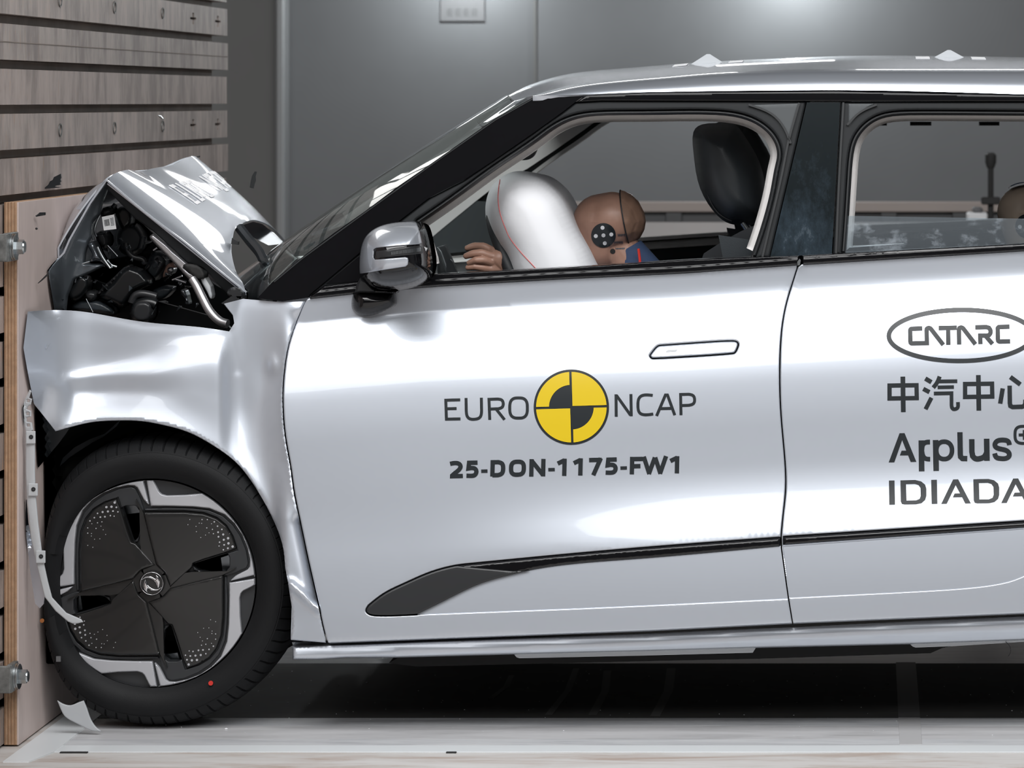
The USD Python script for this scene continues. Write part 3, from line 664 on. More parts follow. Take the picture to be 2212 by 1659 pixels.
# paper targets taped on the roof
for k, (cx, cy) in enumerate(((1530, 141), (2050, 143))):
    y0 = 0.62; c = Pt(cx, cy, y0); zz = roofz(c[0], y0)
    h = 0.022 - 0.004 * k; hw = 0.048
    V = np.array([(c[0] - hw, y0, zz - 0.006), (c[0] + hw, y0, zz - 0.006), (c[0] - 0.004, y0, zz + h), (c[0] + 0.004, y0, zz + h), (c[0] - hw, y0 + 0.01, zz - 0.006), (c[0] + hw, y0 + 0.01, zz - 0.006)])
    obj('roof_marker', trimesh.convex.convex_hull(V), 'grey_white_plastic', CAR, label='folded white paper marker taped on the roof')
    for dx in (-0.085, 0.055):
        X_ = c[0] + dx
        g = [[(X_ + u * 0.035, y_, roofz(X_ + u * 0.045, y_) + 0.0015) for u in (0, 0.5, 1)] for y_ in (0.52, 0.57, 0.62)]
        mm = gridsheet(g, -0.001); obj('tape_piece', mm if mm.volume > 0 else (mm.invert(), mm)[1], 'sticker_white', CAR)
# ------------------------------------------------------------------ rocker, underbody
rk = poly([(631, 1395), (700, 1391)] + [(q, float(Rl(q)) + 3.5) for q in np.linspace(760, 2600, 40)] + [(2602, 1362), (2212, 1383), (1969, 1392), (1633, 1400), (1400, 1407), (1110, 1414), (853, 1421), (745, 1421.5), (690, 1425), (632, 1425)])
def rockf(a, b):
    d = np.asarray(b) - (np.asarray(Rl(a)) + 6); return -0.044 - 0.00036 * np.clip(d, 0, 22) + 0.0006 * np.clip(d - 22, 0, None)
rkp = obj('rocker_panel', sheet(rk, rockf, 0.05, 9, 0.012, 5), 'paint', CAR, smooth=50, label='silver sill panel below the doors')
obj('sill_lip', sheet(poly([(1110, 1413), (1400, 1406), (1633, 1399), (1626, 1410), (1400, 1416), (1122, 1422), (1116, 1420)]), -0.012, 0.02, 8), 'grey_white_plastic', CAR)
obj('sill_lip', sheet(poly([(1965, 1391), (2300, 1378), (2300, 1381), (2057, 1396), (1978, 1399), (1972, 1397)]), -0.008, 0.02, 8), 'grey_white_plastic', CAR)
obj('battery_tray', sheet(poly([(860, 1421), (1110, 1412), (1640, 1398), (2060, 1390), (2057, 1396), (2035, 1400), (2010, 1411), (1640, 1423), (1400, 1428), (900, 1440), (840, 1432)]), 0.06, 1.70, 14), 'under_black', CAR, label='black underbody tray')
obj('underbody', bx((0.62, 0.10, 0.215), (3.9, 1.76, 0.30), 0.01), 'under_black', CAR)
obj('loose_wire', pxtube([(2172, 1386), (2181, 1396), (2183, 1408), (2178, 1418)], -0.01, 0.0008, 6), 'satin_black', CAR, smooth=60)
obj('sill_fixing', sheet(poly(crop([(85, 905), (200, 905), (210, 915), (160, 921), (90, 922)], 600, 1060, 2.765)), 0.0, 0.03, 4), 'dark_metal', CAR)

# ------------------------------------------------------------------ crumpled front fender
fen_top = cr([(60, 673), (104, 670), (164.5, 671.6), (221.5, 680), (300.6, 694), (380, 702), (443, 708), (495, 716)], 5) + [(506, 698.5), (503, 680), (484, 656), (525, 645.5), (607.6, 652.6), (659, 651)]
fen_r = off([p for p in door_l if p[1] > 652], -2.6)[:-1] + [(703, 1386)]
arch = cr([(118.7, 929.5), (158, 918.5), (202.5, 909), (253, 906), (300.6, 907), (348, 915), (405, 931), (459, 959.6), (506, 994), (544, 1040), (585, 1111), (610, 1176.5), (616, 1225.6)], 4)
fen = poly(fen_top + fen_r + [(628, 1380), (632, 1350), (630, 1310), (622, 1258)] + arch[::-1] + [(73, 871), (60, 804.6), (50.6, 751)])
# the buckled surface: for stations along the fender, the depth at knots from the top edge to the wheel arch
FC = {50: [(673, -.15), (690, -.15), (730, -.16), (770, -.16), (805, -.15), (835, -.13), (870, -.10), (925, -.08)],
 75: [(670, -.06), (690, -.070), (730, -.077), (770, -.082), (805, -.084), (835, -.076), (870, -.060), (925, -.034)],
 95: [(669, .0), (690, -.026), (730, -.032), (770, -.038), (805, -.045), (835, -.044), (870, -.034), (928, -.016)],
 133: [(669, .024), (690, .020), (730, .016), (796, .007), (815, .001), (838, -.009), (870, -.012), (928, -.018)],
 160: [(671, .042), (690, .039), (730, .035), (804, .025), (816, .0195), (842, .0185), (870, .010), (918, -.008)],
 200: [(676, .056), (694, .053), (735, .049), (796, .041), (812, .0325), (842, .0315), (868, .023), (909, .006)],
 260: [(689, .062), (705, .059), (738, .056), (782, .050), (809, .036), (842, .034), (868, .026), (906, .010)],
 320: [(700, .066), (714, .063), (736, .060), (766, .055), (811, .035), (842, .033), (872, .025), (910, .012)],
 400: [(703, .070), (717, .067), (728, .065), (742, .060), (800, .040), (845, .033), (885, .026), (930, .014)],
 470: [(711, .076), (721, .073), (727, .072), (735, .068), (790, .049), (860, .039), (915, .031), (967, .020)],
 500: [(690, .085), (712, .083), (722, .081), (745, .078), (800, .072), (870, .063), (935, .048), (988, .030)],
 525: [(645, .100), (665, .096), (700, .091), (745, .086), (800, .080), (880, .071), (960, .051), (1012, .033)],
 560: [(647, .098), (665, .094), (700, .089), (745, .084), (800, .078), (880, .067), (980, .045), (1062, .022)],
 595: [(650, .092), (670, .088), (700, .083), (745, .076), (790, .068), (880, .053), (1000, .030), (1130, .008)],
 622: [(652, .088), (672, .084), (700, .077), (750, .064), (800, .053), (880, .040), (1050, .008), (1260, -.018)]}
for q_ in (655, 710):
    FC[q_] = [(p_, float(side(q_, p_)) + d_) for p_, d_ in zip((652, 672, 698, 750, 800, 880, 1050, 1260), (.005, .006, .008, .012, .012, .012, .006, .003))]
fxs = sorted(FC); K_ = np.array([FC[q_] for q_ in fxs], float)
gx_ = np.arange(30, 741, 2.0); gy_ = np.arange(620, 1421, 2.0)
kp, ky = PchipInterpolator(fxs, K_[:, :, 0])(np.clip(gx_, 50, 710)), PchipInterpolator(fxs, K_[:, :, 1])(np.clip(gx_, 50, 710))
FG = np.array([PchipInterpolator(a, b)(np.clip(gy_, a[0], a[-1])) for a, b in zip(kp, ky)])
for i_, q_ in enumerate(gx_):      # behind the wheel the panel runs on down along the door
    w_ = np.clip((q_ - 590) / 25, 0, 1); sd = side(max(q_, 600), gy_) + 0.006
    dn = np.clip((gy_ - 1000) / 120, 0, 1); FG[i_] = FG[i_] * (1 - w_ * dn) + sd * w_ * dn
from scipy.ndimage import gaussian_filter, map_coordinates
FG = gaussian_filter(FG, (2.2, 1.6), mode='nearest')
XX, YY = np.meshgrid(gx_, gy_, indexing='ij')
def bump(px, py, rx, ry, h): return h * np.exp(-((XX - px) / rx) ** 2 - ((YY - py) / ry) ** 2)
def fold(p, q, w, h):
    d = shapely.distance(shapely.points(np.c_[XX.ravel(), YY.ravel()]), LineString([p, q])).reshape(XX.shape); return h * np.exp(-(d / w) ** 2)
FG += bump(588, 800, 34, 60, .005) + bump(590, 788, 12, 20, -.007) + bump(645, 668, 16, 14, -.007)
FG += fold((628, 1262), (690, 1316), 9, -.016) + fold((652, 1130), (686, 1290), 14, .022) + bump(620, 1330, 40, 40, .004)
FG += fold((497, 718), (512, 800), 9, .0015) + bump(104, 748, 5, 5, -.004)
def fend(a, b):
    a, b = np.asarray(a, float), np.asarray(b, float)
    return map_coordinates(FG, [(a - 30) / 2, (b - 620) / 2], order=3, mode='nearest')
fp = obj('front_fender', sheet(fen, fend, 0.004, 6, sink=0.003), 'paint', CAR, smooth=50, label='buckled silver front fender over the wheel')
obj('fender_dent_mark', sheet(poly([(98, 752), (102, 742), (108, 742), (104, 748), (100, 755)]), lambda a, b: fend(a, b) - 0.002, 0.003, 3), 'paint', fp)
# wheel arch lip turned inward, and the liner behind
A = np.array(arch + [(622, 1258), (630, 1310), (628, 1380)])
ya = fend(A[:, 0], A[:, 1]); P0 = Pt(A[:, 0], A[:, 1], ya + 0.004)
G = [P0 + np.array([0, d, 0]) for d in (0, 0.012, 0.03)]
obj('arch_lip', gridsheet(G, 0.003), 'paint', fp)
G = [P0 + np.array([0.0, d, 0.004]) for d in (0.02, 0.10, 0.20, 0.34)]
obj('arch_liner', gridsheet(G, 0.004), 'liner_black', CAR, label='black plastic wheel arch liner')
lin_p = poly([(104, 880), (118, 905)] + arch[::3] + [(624, 1260), (632, 1390), (560, 1430), (104, 1430), (100, 1000)])
def linf(a, b):
    r = np.hypot(np.asarray(a) - 340, np.asarray(b) - 1240) / 330
    return 0.16 + 0.14 * np.clip(1.15 - r, 0, 1) + 0.03 * meshkit.noise(np.stack([np.asarray(a) / 60.0, np.asarray(b) / 45.0, 0 * np.asarray(a)], -1), 3)
obj('arch_liner', sheet(lin_p.buffer(4), linf, 0.01, 16), 'liner_black', CAR, label='creased black liner behind the wheel')
obj('liner_flap', sheet(poly([(120, 905), (80, 860), (76, 900), (82, 1010), (125, 960), (140, 940), (150, 925), (118.7, 931)]), lambda a, b: 0.05 + (np.asarray(b) - 860) * 0.0004, 0.006, 10), 'engine_grey', CAR)
obj('liner_fold', sheet(poly(crop([(300, 470), (330, 390), (440, 290), (580, 215), (720, 165), (870, 35), (840, 90), (720, 185), (600, 250), (400, 380)], 60, 900, 4.367)), lambda a, b: 0.13 + (np.asarray(b) - 930) * 0.0005, 0.004, 8), 'engine_grey', CAR)
# clip strip of the torn bumper, hanging in front of the wheel
bs = poly([(64, 842), (54.5, 860.5), (48.5, 882), (51, 912.6), (55, 931), (55.5, 975), (55.5, 1020), (58.5, 1085), (66.5, 1161), (79.5, 1222), (96, 1289), (120, 1320), (147, 1343), (157, 1347), (168.5, 1346.6), (179, 1344), (175, 1338), (162, 1332.5), (142.5, 1324), (112, 1291), (103, 1256.5), (95, 1219), (97, 1208), (95, 1195), (90, 1191.4), (82, 1128.5), (77, 1074), (79, 1070), (80, 1052), (76, 1050), (75, 1020), (75, 970.5), (74, 954.6), (73, 937), (64, 936), (71, 929), (68, 913), (57, 911), (57, 902), (67, 900), (67, 888), (57, 884), (60, 878), (66, 874), (69, 862), (62, 860), (67, 846)])
holes = [shapely.box(58, 863, 64, 869), shapely.box(56.5, 891, 62.5, 897), shapely.box(58, 916, 63.5, 921.5)]
for h in holes: bs = bs.difference(h)
bsp = obj('bumper_bracket', sheet(bs, lambda a, b: -0.141 + 0.0022 * np.clip(66 - np.asarray(a) + np.clip(np.asarray(b) - 1100, 0, 190) * 0.16, 0, 20) * 0.2, 0.004, 5, 0.002, 2), 'grey_white_plastic', CAR, label='pale plastic bumper clip strip hanging loose')
for (a, b) in ((66, 945), (71, 1058), (87.5, 1203)):
    obj('clip_tab', sheet(shapely.box(a - 8.5, b - 12, a + 8.5, b + 12).buffer(1.5), -0.146, 0.004, 4, 0.001, 2), 'grey_white_plastic', bsp)
    obj('clip_hole', sheet(Point(a + 1, b - 1).buffer(4.6), -0.1472, 0.0012, 3), 'satin_black', bsp)
    obj('clip_pin', sheet(Point(a + 1, b - 1).buffer(1.8), -0.1482, 0.001, 2), 'dark_metal', bsp)
obj('bumper_skin', sheet(poly([(56, 1080), (60, 1130), (66.5, 1161), (79.5, 1222), (96, 1289), (94, 1305), (86, 1314), (76, 1304), (66, 1240), (56, 1150)]), lambda a, b: -0.125 + 0.0008 * (96 - np.asarray(a)), 0.006, 6), 'paint', CAR)

# ------------------------------------------------------------------ wheels
WX, WZ = float(Xat(321, 0)), float(Zat(1265, 0))
def rotp(pts, k): 
    a = k * math.pi / 2; c, s = math.cos(a), math.sin(a)
    return [(783 + (x_ - 783) * c - (y_ - 697) * s, 697 + (x_ - 783) * s + (y_ - 697) * c) for x_, y_ in pts]
def wpx(pts): return [(321 + (a - 783) / 2.443, 1265 + (b - 697) / 2.443) for a, b in pts]
R0 = 547
sil = [(757, 151), (790, 150), (800, 168), (822, 212), (835, 224), (860, 231), (960, 228), (1050, 219)]
sil += [(783 + R0 * math.cos(t), 697 + R0 * math.sin(t)) for t in np.radians(np.linspace(-60.8, -3.6, 16))]
sil += [(1325, 652), (1203, 682), (1203, 678), (1228, 655), (1292, 622), (1303, 606), (1305, 570), (1292, 510), (1265, 440), (1225, 380), (1170, 330), (1090, 298), (1000, 289), (870, 286), (779, 286)]
blade = [(806, 598), (775, 480), (738, 326), (745, 318), (960, 317), (1060, 326), (1130, 352), (1180, 392), (1215, 450), (1236, 512), (1180, 535), (1060, 572), (1005, 592), (1000, 612), (880, 720), (850, 640)]
ridge = [(738, 322), (806, 598), (850, 640), (783, 697), (740, 640), (722, 480), (718, 300), (700, 250)]
inner = [(745, 300), (870, 294), (1000, 298), (1085, 308), (1160, 340), (1215, 390), (1255, 450), (1285, 525), (1295, 590), (1285, 612), (1225, 640), (1180, 655), (1050, 640), (1005, 625), (1000, 600), (1060, 575), (1240, 520), (1215, 445), (1180, 388), (1130, 346), (1060, 320), (960, 311), (745, 312)]
slot = [(1000, 600), (1010, 590), (1185, 535), (1196, 560), (1196, 610), (1160, 655), (1030, 628)]
dots = [(975, 385, 3), (985, 358, 3), (1018, 394, 3), (1020, 422, 3), (1050, 358, 4), (1048, 378, 3), (1043, 453, 3), (1035, 377, 3), (1078, 358, 4), (1075, 402, 4), (1068, 440, 3), (1105, 410, 4), (1087, 428, 3), (1100, 380, 3), (1115, 370, 5), (1132, 393, 5), (1110, 433, 4), (1135, 425, 6), (1137, 449, 6), (1155, 410, 5), (1162, 437, 7), (1165, 465, 7), (1143, 478, 5), (1188, 457, 8), (1190, 484, 8), (1167, 492, 6), (1140, 498, 4), (1212, 501, 8), (1187, 510, 6), (1163, 518, 5)]
WY = 0.034
def wheel(name, dx, dz, squash, label):
    def moved(q): q.apply_translation((0, WY, 0)); return q
    w = obj(name, moved(lathe_y([(0.02, 0.19), (0.236, 0.19), (0.242, 0.05), (0.248, 0.016), (0.252, 0.020), (0.252, 0.205), (0.02, 0.205)], WX + dx, WZ + dz, 72)), 'satin_black', CAR, label=label)
    def mod(R, Y, a):
        n_ = len(a); g = (np.arange(n_) % 10 < 1)[:, None]
        sh = (R > 0.3125) & (Y < 0.20)
        R = R - np.where(g & sh, 0.0045, 0); return R, Y
    prof = [(0.250, 0.03), (0.247, 0.006), (0.256, -0.004), (0.268, -0.013), (0.284, -0.0185), (0.298, -0.0175), (0.309, -0.0125), (0.3095, -0.0105), (0.3125, -0.0095), (0.320, -0.002), (0.3295, 0.010), (0.3365, 0.026), (0.3405, 0.045), (0.344, 0.080), (0.3445, 0.12), (0.343, 0.17), (0.338, 0.205), (0.322, 0.232), (0.29, 0.243), (0.25, 0.22)]
    tm_ = lathe_y(prof, WX + dx, WZ + dz, 720, mod)
    v = tm_.vertices
    if squash:
        u = v[:, 0]; rel = np.clip((0.20 - u) / (0.20 - (WX - 0.3445)), 0, 1); lo_ = 0.003
        v[:, 0] = np.where(u < 0.20, np.maximum(0.20 - (0.20 - lo_) * (1 - (1 - rel) ** 1.45), lo_), u)
        rad = np.hypot(v[:, 0] - WX, v[:, 2] - WZ)
        v[:, 1] -= 0.012 * rel * (rad > 0.235)
    v[:, 2] = np.maximum(v[:, 2], 0.0035); v[:, 1] += WY
    obj('tyre', tm_, 'rubber', w, smooth=25, label='black tyre with notched shoulder')
    def ws(pts, y, th, m, nm, res=6, drop=0, roll=0, lab=None):
        ms = sheet(poly(wpx(pts)) if not hasattr(pts, 'geom_type') else pts, y, th, res, drop, roll)
        ms.apply_translation((dx, WY, dz)); return obj(nm, ms, m, w, label=lab)
    disc = poly(wpx([(783 + 549 * math.cos(t), 697 + 549 * math.sin(t)) for t in np.linspace(0, 2 * np.pi, 90, endpoint=False)]))
    holes_ = unary_union([poly(wpx(rotp(slot, k))) for k in range(4)])
    ws(disc.difference(holes_), lambda a, b: 0.018 + 0 * a, 0.03, 'blade_grey', 'rim_disc', 12)
    for k in range(4):
        ws(cr(rotp(sil, k), 1), lambda a, b: 0.006 + 0 * a, 0.016, 'rim_silver', 'spoke_accent', 7, 0.003, 2.5, 'silver hooked accent')
        bl = rotp(blade, k)
        def bf(a, b): 
            r = np.hypot(np.asarray(a) - 321, np.asarray(b) - 1265)
            t_ = np.arctan2(np.asarray(b) - 1265, np.asarray(a) - 321) - (k - 0.5) * np.pi / 2; t_ = (t_ + np.pi) % (2 * np.pi) - np.pi
            return 0.004 - 0.012 * np.clip(1 - r / 190, 0, 1) + 0.010 * np.sin(t_) * r / 190
        ws(poly(wpx(bl)).buffer(-0.5), bf, 0.018, 'blade_black', 'blade', 7, 0.006, 4, 'flat black blade with silver dots')
        ws(poly(wpx(rotp(ridge, k))), lambda a, b: bf(a, b) + 0.008, 0.012, 'blade_black', 'blade_root', 9)
        ws(poly(wpx(rotp(inner, k))).difference(poly(wpx(rotp(slot, k)))), lambda a, b: 0.011 + 0 * a, 0.010, 'blade_grey', 'blade_rim', 7, 0.002, 2)
        dd = unary_union([Point(p).buffer(d_ / 2.443 * 0.8, 6) for (p, d_) in zip(wpx(rotp([(q[0], q[1]) for q in dots], k)), [q[2] for q in dots])])
        ms = sheet(dd, lambda a, b: bf(a, b) - 0.0008, 0.003, 3); ms.apply_translation((dx, WY, dz)); obj('dot_pattern', ms, 'rim_silver', w, kind='stuff')
    for k in range(4):
        dd = poly(wpx(rotp([(1150, 560), (1196, 545), (1200, 610), (1160, 640)], k)))
        ws(dd, lambda a, b: 0.06 + 0 * a, 0.02, 'dark_metal', 'brake_part', 10)
    hub = Point(321, 1265).buffer(27.5)
    ws(hub, lambda a, b: -0.0105 + 0 * a, 0.02, 'blade_black', 'hub_cap', 4, 0.003, 3)
    E = lambda p: poly([(321 + (a - 745) / 18.43, 1265 + (b - 860) / 18.43) for a, b in p])
    ring = Point(321, 1265).buffer(25.6, 24).difference(Point(321, 1265).buffer(23.2, 24))
    sw = cr([(330, 725), (420, 683), (560, 640), (700, 662), (850, 765), (950, 930), (1000, 1040), (1068, 880), (1074, 740), (1020, 600), (940, 520), (900, 498), (925, 590), (900, 660), (800, 605), (700, 566), (560, 566), (450, 610)], 3, closed=True)
    sw2 = [(1490 - a, 1720 - b) for a, b in sw]
    em = unary_union([ring, E(sw).buffer(0), E(sw2).buffer(0)])
    ms = inflate(em, -0.0128, 0.0032, 3.2, 0.004, 1.3); ms.apply_translation((dx, WY, dz)); obj('hub_emblem', ms, 'chrome', w, smooth=60, label='chrome ring emblem with two curved wings')
    return w
w1 = wheel('front_wheel', 0, 0, True, 'front wheel with black blades and silver accents')
for (a, b, r, m) in ((455, 1476, 5.0, 'red'), (90.5, 1341, 4.5, 'tape_orange')):
    obj('tyre_dot', sheet(Point(a, b).buffer(r), WY - 0.0215 if a > 100 else WY - 0.034, 0.004, 4), m, w1)
obj('tyre_label', sheet(poly([(121, 1418), (130.5, 1418), (130.5, 1429.5), (121, 1429.5)]), WY - 0.031, 0.012, 6), 'sign_grey', w1)
wheel('rear_wheel', 2.90, 0.0, False, 'rear wheel with black blades and silver accents')
# rear quarter, simple, beyond the frame
aq = [(arch_c[0] - arch_r + 2, 1330)] + arcpts(arch_c[0], arch_c[1], arch_r, 180, 360, 30) + [(arch_c[0] + arch_r, 1330)]
quarter = poly([(XE - 6, 487)] + [(3100, 470), (3420, 520), (3560, 640), (3590, 900), (3560, 1200), (3480, 1300)] + aq[::-1] + [(2636, float(Rl(2636))), (2644, 1195), (2664, 1090), (2744, 950), (XE - 6, 800)])
def qf(a, b): return side(np.minimum(a, 3000), b) + 0.00055 * np.clip(np.asarray(a) - 3150, 0, None) ** 1.0 + 0.0000009 * np.clip(np.asarray(a) - 3150, 0, None) ** 2
obj('rear_quarter', sheet(quarter, qf, 0.02, 22, 0.004, 6), 'paint', CAR, smooth=45, label='silver rear quarter panel')
obj('rear_liner', sheet(Point(arch_c).buffer(arch_r + 6).intersection(shapely.box(2600, 800, 3400, 1400)), 0.26, 0.02, 40), 'liner_black', CAR)
obj('tail_body', bx((3.62, 0.24, 0.45), (3.86, 1.62, 1.12), 0.06), 'paint', CAR)
G = []
for y in np.linspace(0.25, 1.61, 13):
    u = (y - 0.93) / 0.68; G.append([(Xr + 0.36 * s - 0.03 * u * u, y, roofz(Xr, y) - (roofz(Xr, y) - 1.10) * s) for s in np.linspace(0, 1, 8)])
mm = gridsheet(G, 0.006); obj('rear_screen', mm if mm.volume > 0 else (mm.invert(), mm)[1], 'gloss_black', CAR, smooth=60)

# ------------------------------------------------------------------ door mirror
mb = poly(cr([(777, 592), (778, 545), (786, 517), (800, 500), (824, 487), (858, 480), (892, 478), (906, 480), (917, 486), (926, 506), (934, 546), (936.5, 578), (930, 601), (913, 614), (876, 625), (826, 629), (800, 621), (787, 608)], 4, closed=True))
mh = obj('door_mirror', inflate(mb, 0.055, 0.20, 62, 0.02, 4), 'gloss_black', CAR, smooth=60, label='door mirror with silver cap and glossy black lower shell')
def mirf(a, b):
    p = shapely.points(np.c_[np.ravel(a), np.ravel(b)]); d = shapely.distance(p, mb.boundary) * np.where(shapely.contains(mb, p), 1, -1)
    u = 1 - np.clip(d / 62, 0, 1); return (0.055 - 0.20 * np.sqrt(np.maximum(0, 1 - u * u))).reshape(np.shape(a))
mcap = poly(cr([(776.5, 591.5), (778, 545), (786, 517), (800, 500), (824, 487), (858, 480), (890, 478), (897.5, 480)], 4) + cr([(900, 483), (906, 500), (911.5, 524.5)], 4) + [(905, 527.5), (812, 535.5), (807, 539), (806.5, 556), (810, 561), (875, 555.5), (881, 557), (882.5, 562), (881, 572), (876, 576), (830, 583)]).intersection(mb.buffer(-0.3))
obj('mirror_cap', sheet(mcap, lambda a, b: mirf(a, b) - 0.0035, 0.004, 4, 0.003, 2), 'paint', mh, smooth=60, label='silver cap with a stepped slot')
tsg = poly([(813, 543), (904, 530.5), (912, 533), (915, 545), (911, 548), (814, 557)])
obj('turn_signal', sheet(tsg, lambda a, b: mirf(a, b) - 0.0012, 0.003, 3, 0.001, 2), 'satin_black', mh, label='slim clear turn signal lens')
for k in range(26):
    a = 845 + k * 2.5; t_ = (a - 814) / 90
    obj('signal_rib', sheet(shapely.box(a, 554.0 - 14 * t_ + 2 - 7, a + 1.2, 554.5 - 11 * t_), lambda q, r: mirf(q, r) - 0.0022, 0.0012, 3), 'bolt_steel', mh)
obj('mirror_badge', sheet(poly([(916, 533), (923.5, 536), (920, 543)]), lambda a, b: mirf(a, b) - 0.002, 0.002, 3), 'sticker_white', mh)
mbase = poly(cr([(767, 628), (758, 658.6), (765, 675.8), (782, 683.7), (812, 681), (844, 669), (857, 658), (856, 636), (854, 628), (835, 627), (800, 622)], 4, closed=True))
obj('mirror_foot', inflate(mbase, lambda a, b: side(a, np.maximum(b, Bl(a))) + 0.01, 0.065, 30, 0.02, 4), 'gloss_black', mh, smooth=60)
obj('mirror_neck', sheet(poly([(778, 600), (792, 606), (812, 627), (858, 629), (856, 634), (766, 632), (770, 615)]), 0.02, 0.05, 5, 0.02, 6), 'satin_black', mh)
mirror_far = mirror(inflate(mb, 0.055, 0.18, 62, 0.02, 6))

# ------------------------------------------------------------------ bonnet folded like a tent
s_k = np.array([0, .10, .45, .8, 1.0])
def bez(tab, s):     # tab rows: s, px, py, y
    t_ = np.array(tab, float); f = PchipInterpolator(t_[:, 0], t_[:, 1:]); r = f(s); return Pt(r[..., 0], r[..., 1], r[..., 2])
rid = [(0, 231, 389, .185), (.03, 236, 385, .21), (.09, 254, 377, .28), (.35, 340, 367, .72), (.6, 414.7, 341.5, 1.15), (.8, 456, 384, 1.42), (1, 480, 425, 1.66)]
mid = [(0, 388, 514, .185), (.03, 394, 509, .215), (.09, 407, 497, .28), (.35, 470, 446, .70), (.6, 520, 428, 1.12), (.8, 547, 468, 1.40), (1, 568, 505, 1.66)]
rea = [(0, 531, 630, .185), (.05, 521, 612, .215), (.11, 507, 588, .28), (.22, 497, 541, .40), (.33, 501, 508, .52), (.43, 519, 487, .66), (.53, 546, 478, .82), (.62, 572, 485, .98), (.76, 616, 526, 1.32), (1, 645, 592, 1.66)]
ss = np.unique(np.r_[np.linspace(0, 0.1, 9), np.linspace(0.1, 1, 44)]); ts = np.linspace(0, 1, 36)
A_, B_, C_ = bez(rid, ss), bez(mid, ss), bez(rea, ss)
G = np.zeros((len(ss), len(ts), 3))
for j, t_ in enumerate(ts):
    q = (1 - t_) * (1 - 2 * t_) * A_ + 4 * t_ * (1 - t_) * B_ + t_ * (2 * t_ - 1) * C_
    G[:, j] = q
U, Tm = np.meshgrid(ss, ts, indexing='ij')
G[..., 2] += 0.003 * np.sin(U * 23 + 2 * Tm) * np.exp(-Tm * 5) * np.clip(U / .1, 0, 1) + 0.006 * np.exp(-((U - 0.16 - 0.05 * Tm) / 0.05) ** 2) * (1 - Tm) * 1.0
G[..., 2] -= 0.010 * np.clip(1 - U / 0.05, 0, 1) ** 2
HG = G.copy()
hm = gridsheet(G, 0.004)
if hm.volume < 0: hm.invert()
HD = obj('bonnet', hm, 'paint', CAR, smooth=50, label='buckled silver bonnet folded into a tent')
# its front half hanging down towards the barrier
fr = [(0, 104, 584, .20), (.1, 116, 575, .30), (.35, 150, 560, .72), (.6, 200, 548, 1.15), (1, 290, 530, 1.66)]
fmid = [(0, 163, 476, .19), (.1, 163, 452, .32), (.35, 230, 440, .72), (.6, 300, 425, 1.15), (1, 370, 430, 1.66)]
A2, B2, C2 = bez(rid, ss), bez(fmid, ss), bez(fr, ss)
G = np.zeros((len(ss), 20, 3))
for j, t_ in enumerate(np.linspace(0, 1, 20)):
    q = (1 - t_) * (1 - 2 * t_) * A2 + 4 * t_ * (1 - t_) * B2 + t_ * (2 * t_ - 1) * C2
    G[:, j] = q
G[..., 0] = np.maximum(G[..., 0], 0.006)
fm = gridsheet(G, -0.004)
if fm.volume < 0: fm.invert()
obj('bonnet_front', fm, 'paint', HD, smooth=50, label='front half of the bonnet hanging against the plywood')
obj('bonnet_skin', sheet(poly([(227, 390), (206, 403.5), (190, 420), (167, 448), (165, 452), (188, 452), (143, 530), (119, 566), (104, 583), (114, 572), (138, 546), (150, 518), (194, 440), (224, 392)]), lambda a, b: 0.19 + 0.0007 * np.clip(200 - np.asarray(a), -30, 90) * 0.8, 0.006, 6), 'paint', HD)
und = poly([(228, 391), (233, 408), (221, 440), (215, 464), (201, 479), (198, 512), (191, 524), (186, 545), (183, 568), (235, 570), (190, 592), (160, 605), (146, 640), (142, 672), (118, 673), (113, 640), (106, 600), (105, 585), (114, 572), (138, 545), (150, 518), (194, 440)])
def undf(a, b): return np.minimum(0.085 + 0.0040 * (np.asarray(a) - 105), 0.20 + 0.00045 * np.clip(np.asarray(a) - 130, 0, 130)) + 0.02 * np.sin(np.asarray(a) / 14.0 + np.asarray(b) / 40.0) * 0.5
obj('bonnet_frame', sheet(und, undf, 0.008, 6, 0.01, 6), 'paint_inner', HD, label='dark blue-grey inner side of the bonnet front')
obj('bonnet_edge', sheet(LineString([(229, 390), (194, 440), (150, 518), (138, 546), (113, 573), (104, 585)]).buffer(2.0, cap_style=1), 0.182, 0.012, 3), 'paint', HD)
flg = poly([(229, 390), (268, 419), (328, 470), (388, 515), (447, 563), (492, 602), (530, 631), (522, 640), (505, 645), (491, 635), (469, 613), (450, 590), (438, 579), (406.6, 569), (331, 500), (292, 472), (249, 428), (231, 408)])
def flgf(a, b):
    q = LineString([(229, 390), (328, 470), (447, 563), (530, 631)]); d = shapely.distance(shapely.points(np.c_[np.ravel(a), np.ravel(b)]), q).reshape(np.shape(a))
    return 0.185 + 0.0009 * d
obj('bonnet_flange', sheet(flg, flgf, 0.006, 5, 0.004, 3), 'trim_grey', HD, label='dark turned-under edge of the bonnet')
obj('bonnet_hem', sheet(LineString(cr([(231, 390), (328, 470.5), (388, 515), (447, 563), (531, 631)], 5)).buffer(1.6, cap_style=1), 0.178, 0.010, 3), 'paint', HD)
obj('hinge_arm', pxtube([(517, 492), (545, 527), (562, 548), (574, 575)], [0.62, 0.5], 0.013, 8), 'dark_metal', HD)
obj('hinge_tip', sheet(poly([(501, 514), (514, 522), (513.5, 529), (499, 527)]), 0.42, 0.02, 4), 'matte_black', HD)
obj('inner_edge', sheet(poly([(519, 488), (546, 479), (566, 484), (590, 503), (614, 526), (580, 530), (545, 512)]), lambda a, b: 1.0 + 0.0025 * (np.asarray(a) - 519) - 0.004 * (np.asarray(b) - 478), 0.008, 6), 'dark_metal', HD, label='dark underside of the bonnet at its rear edge')
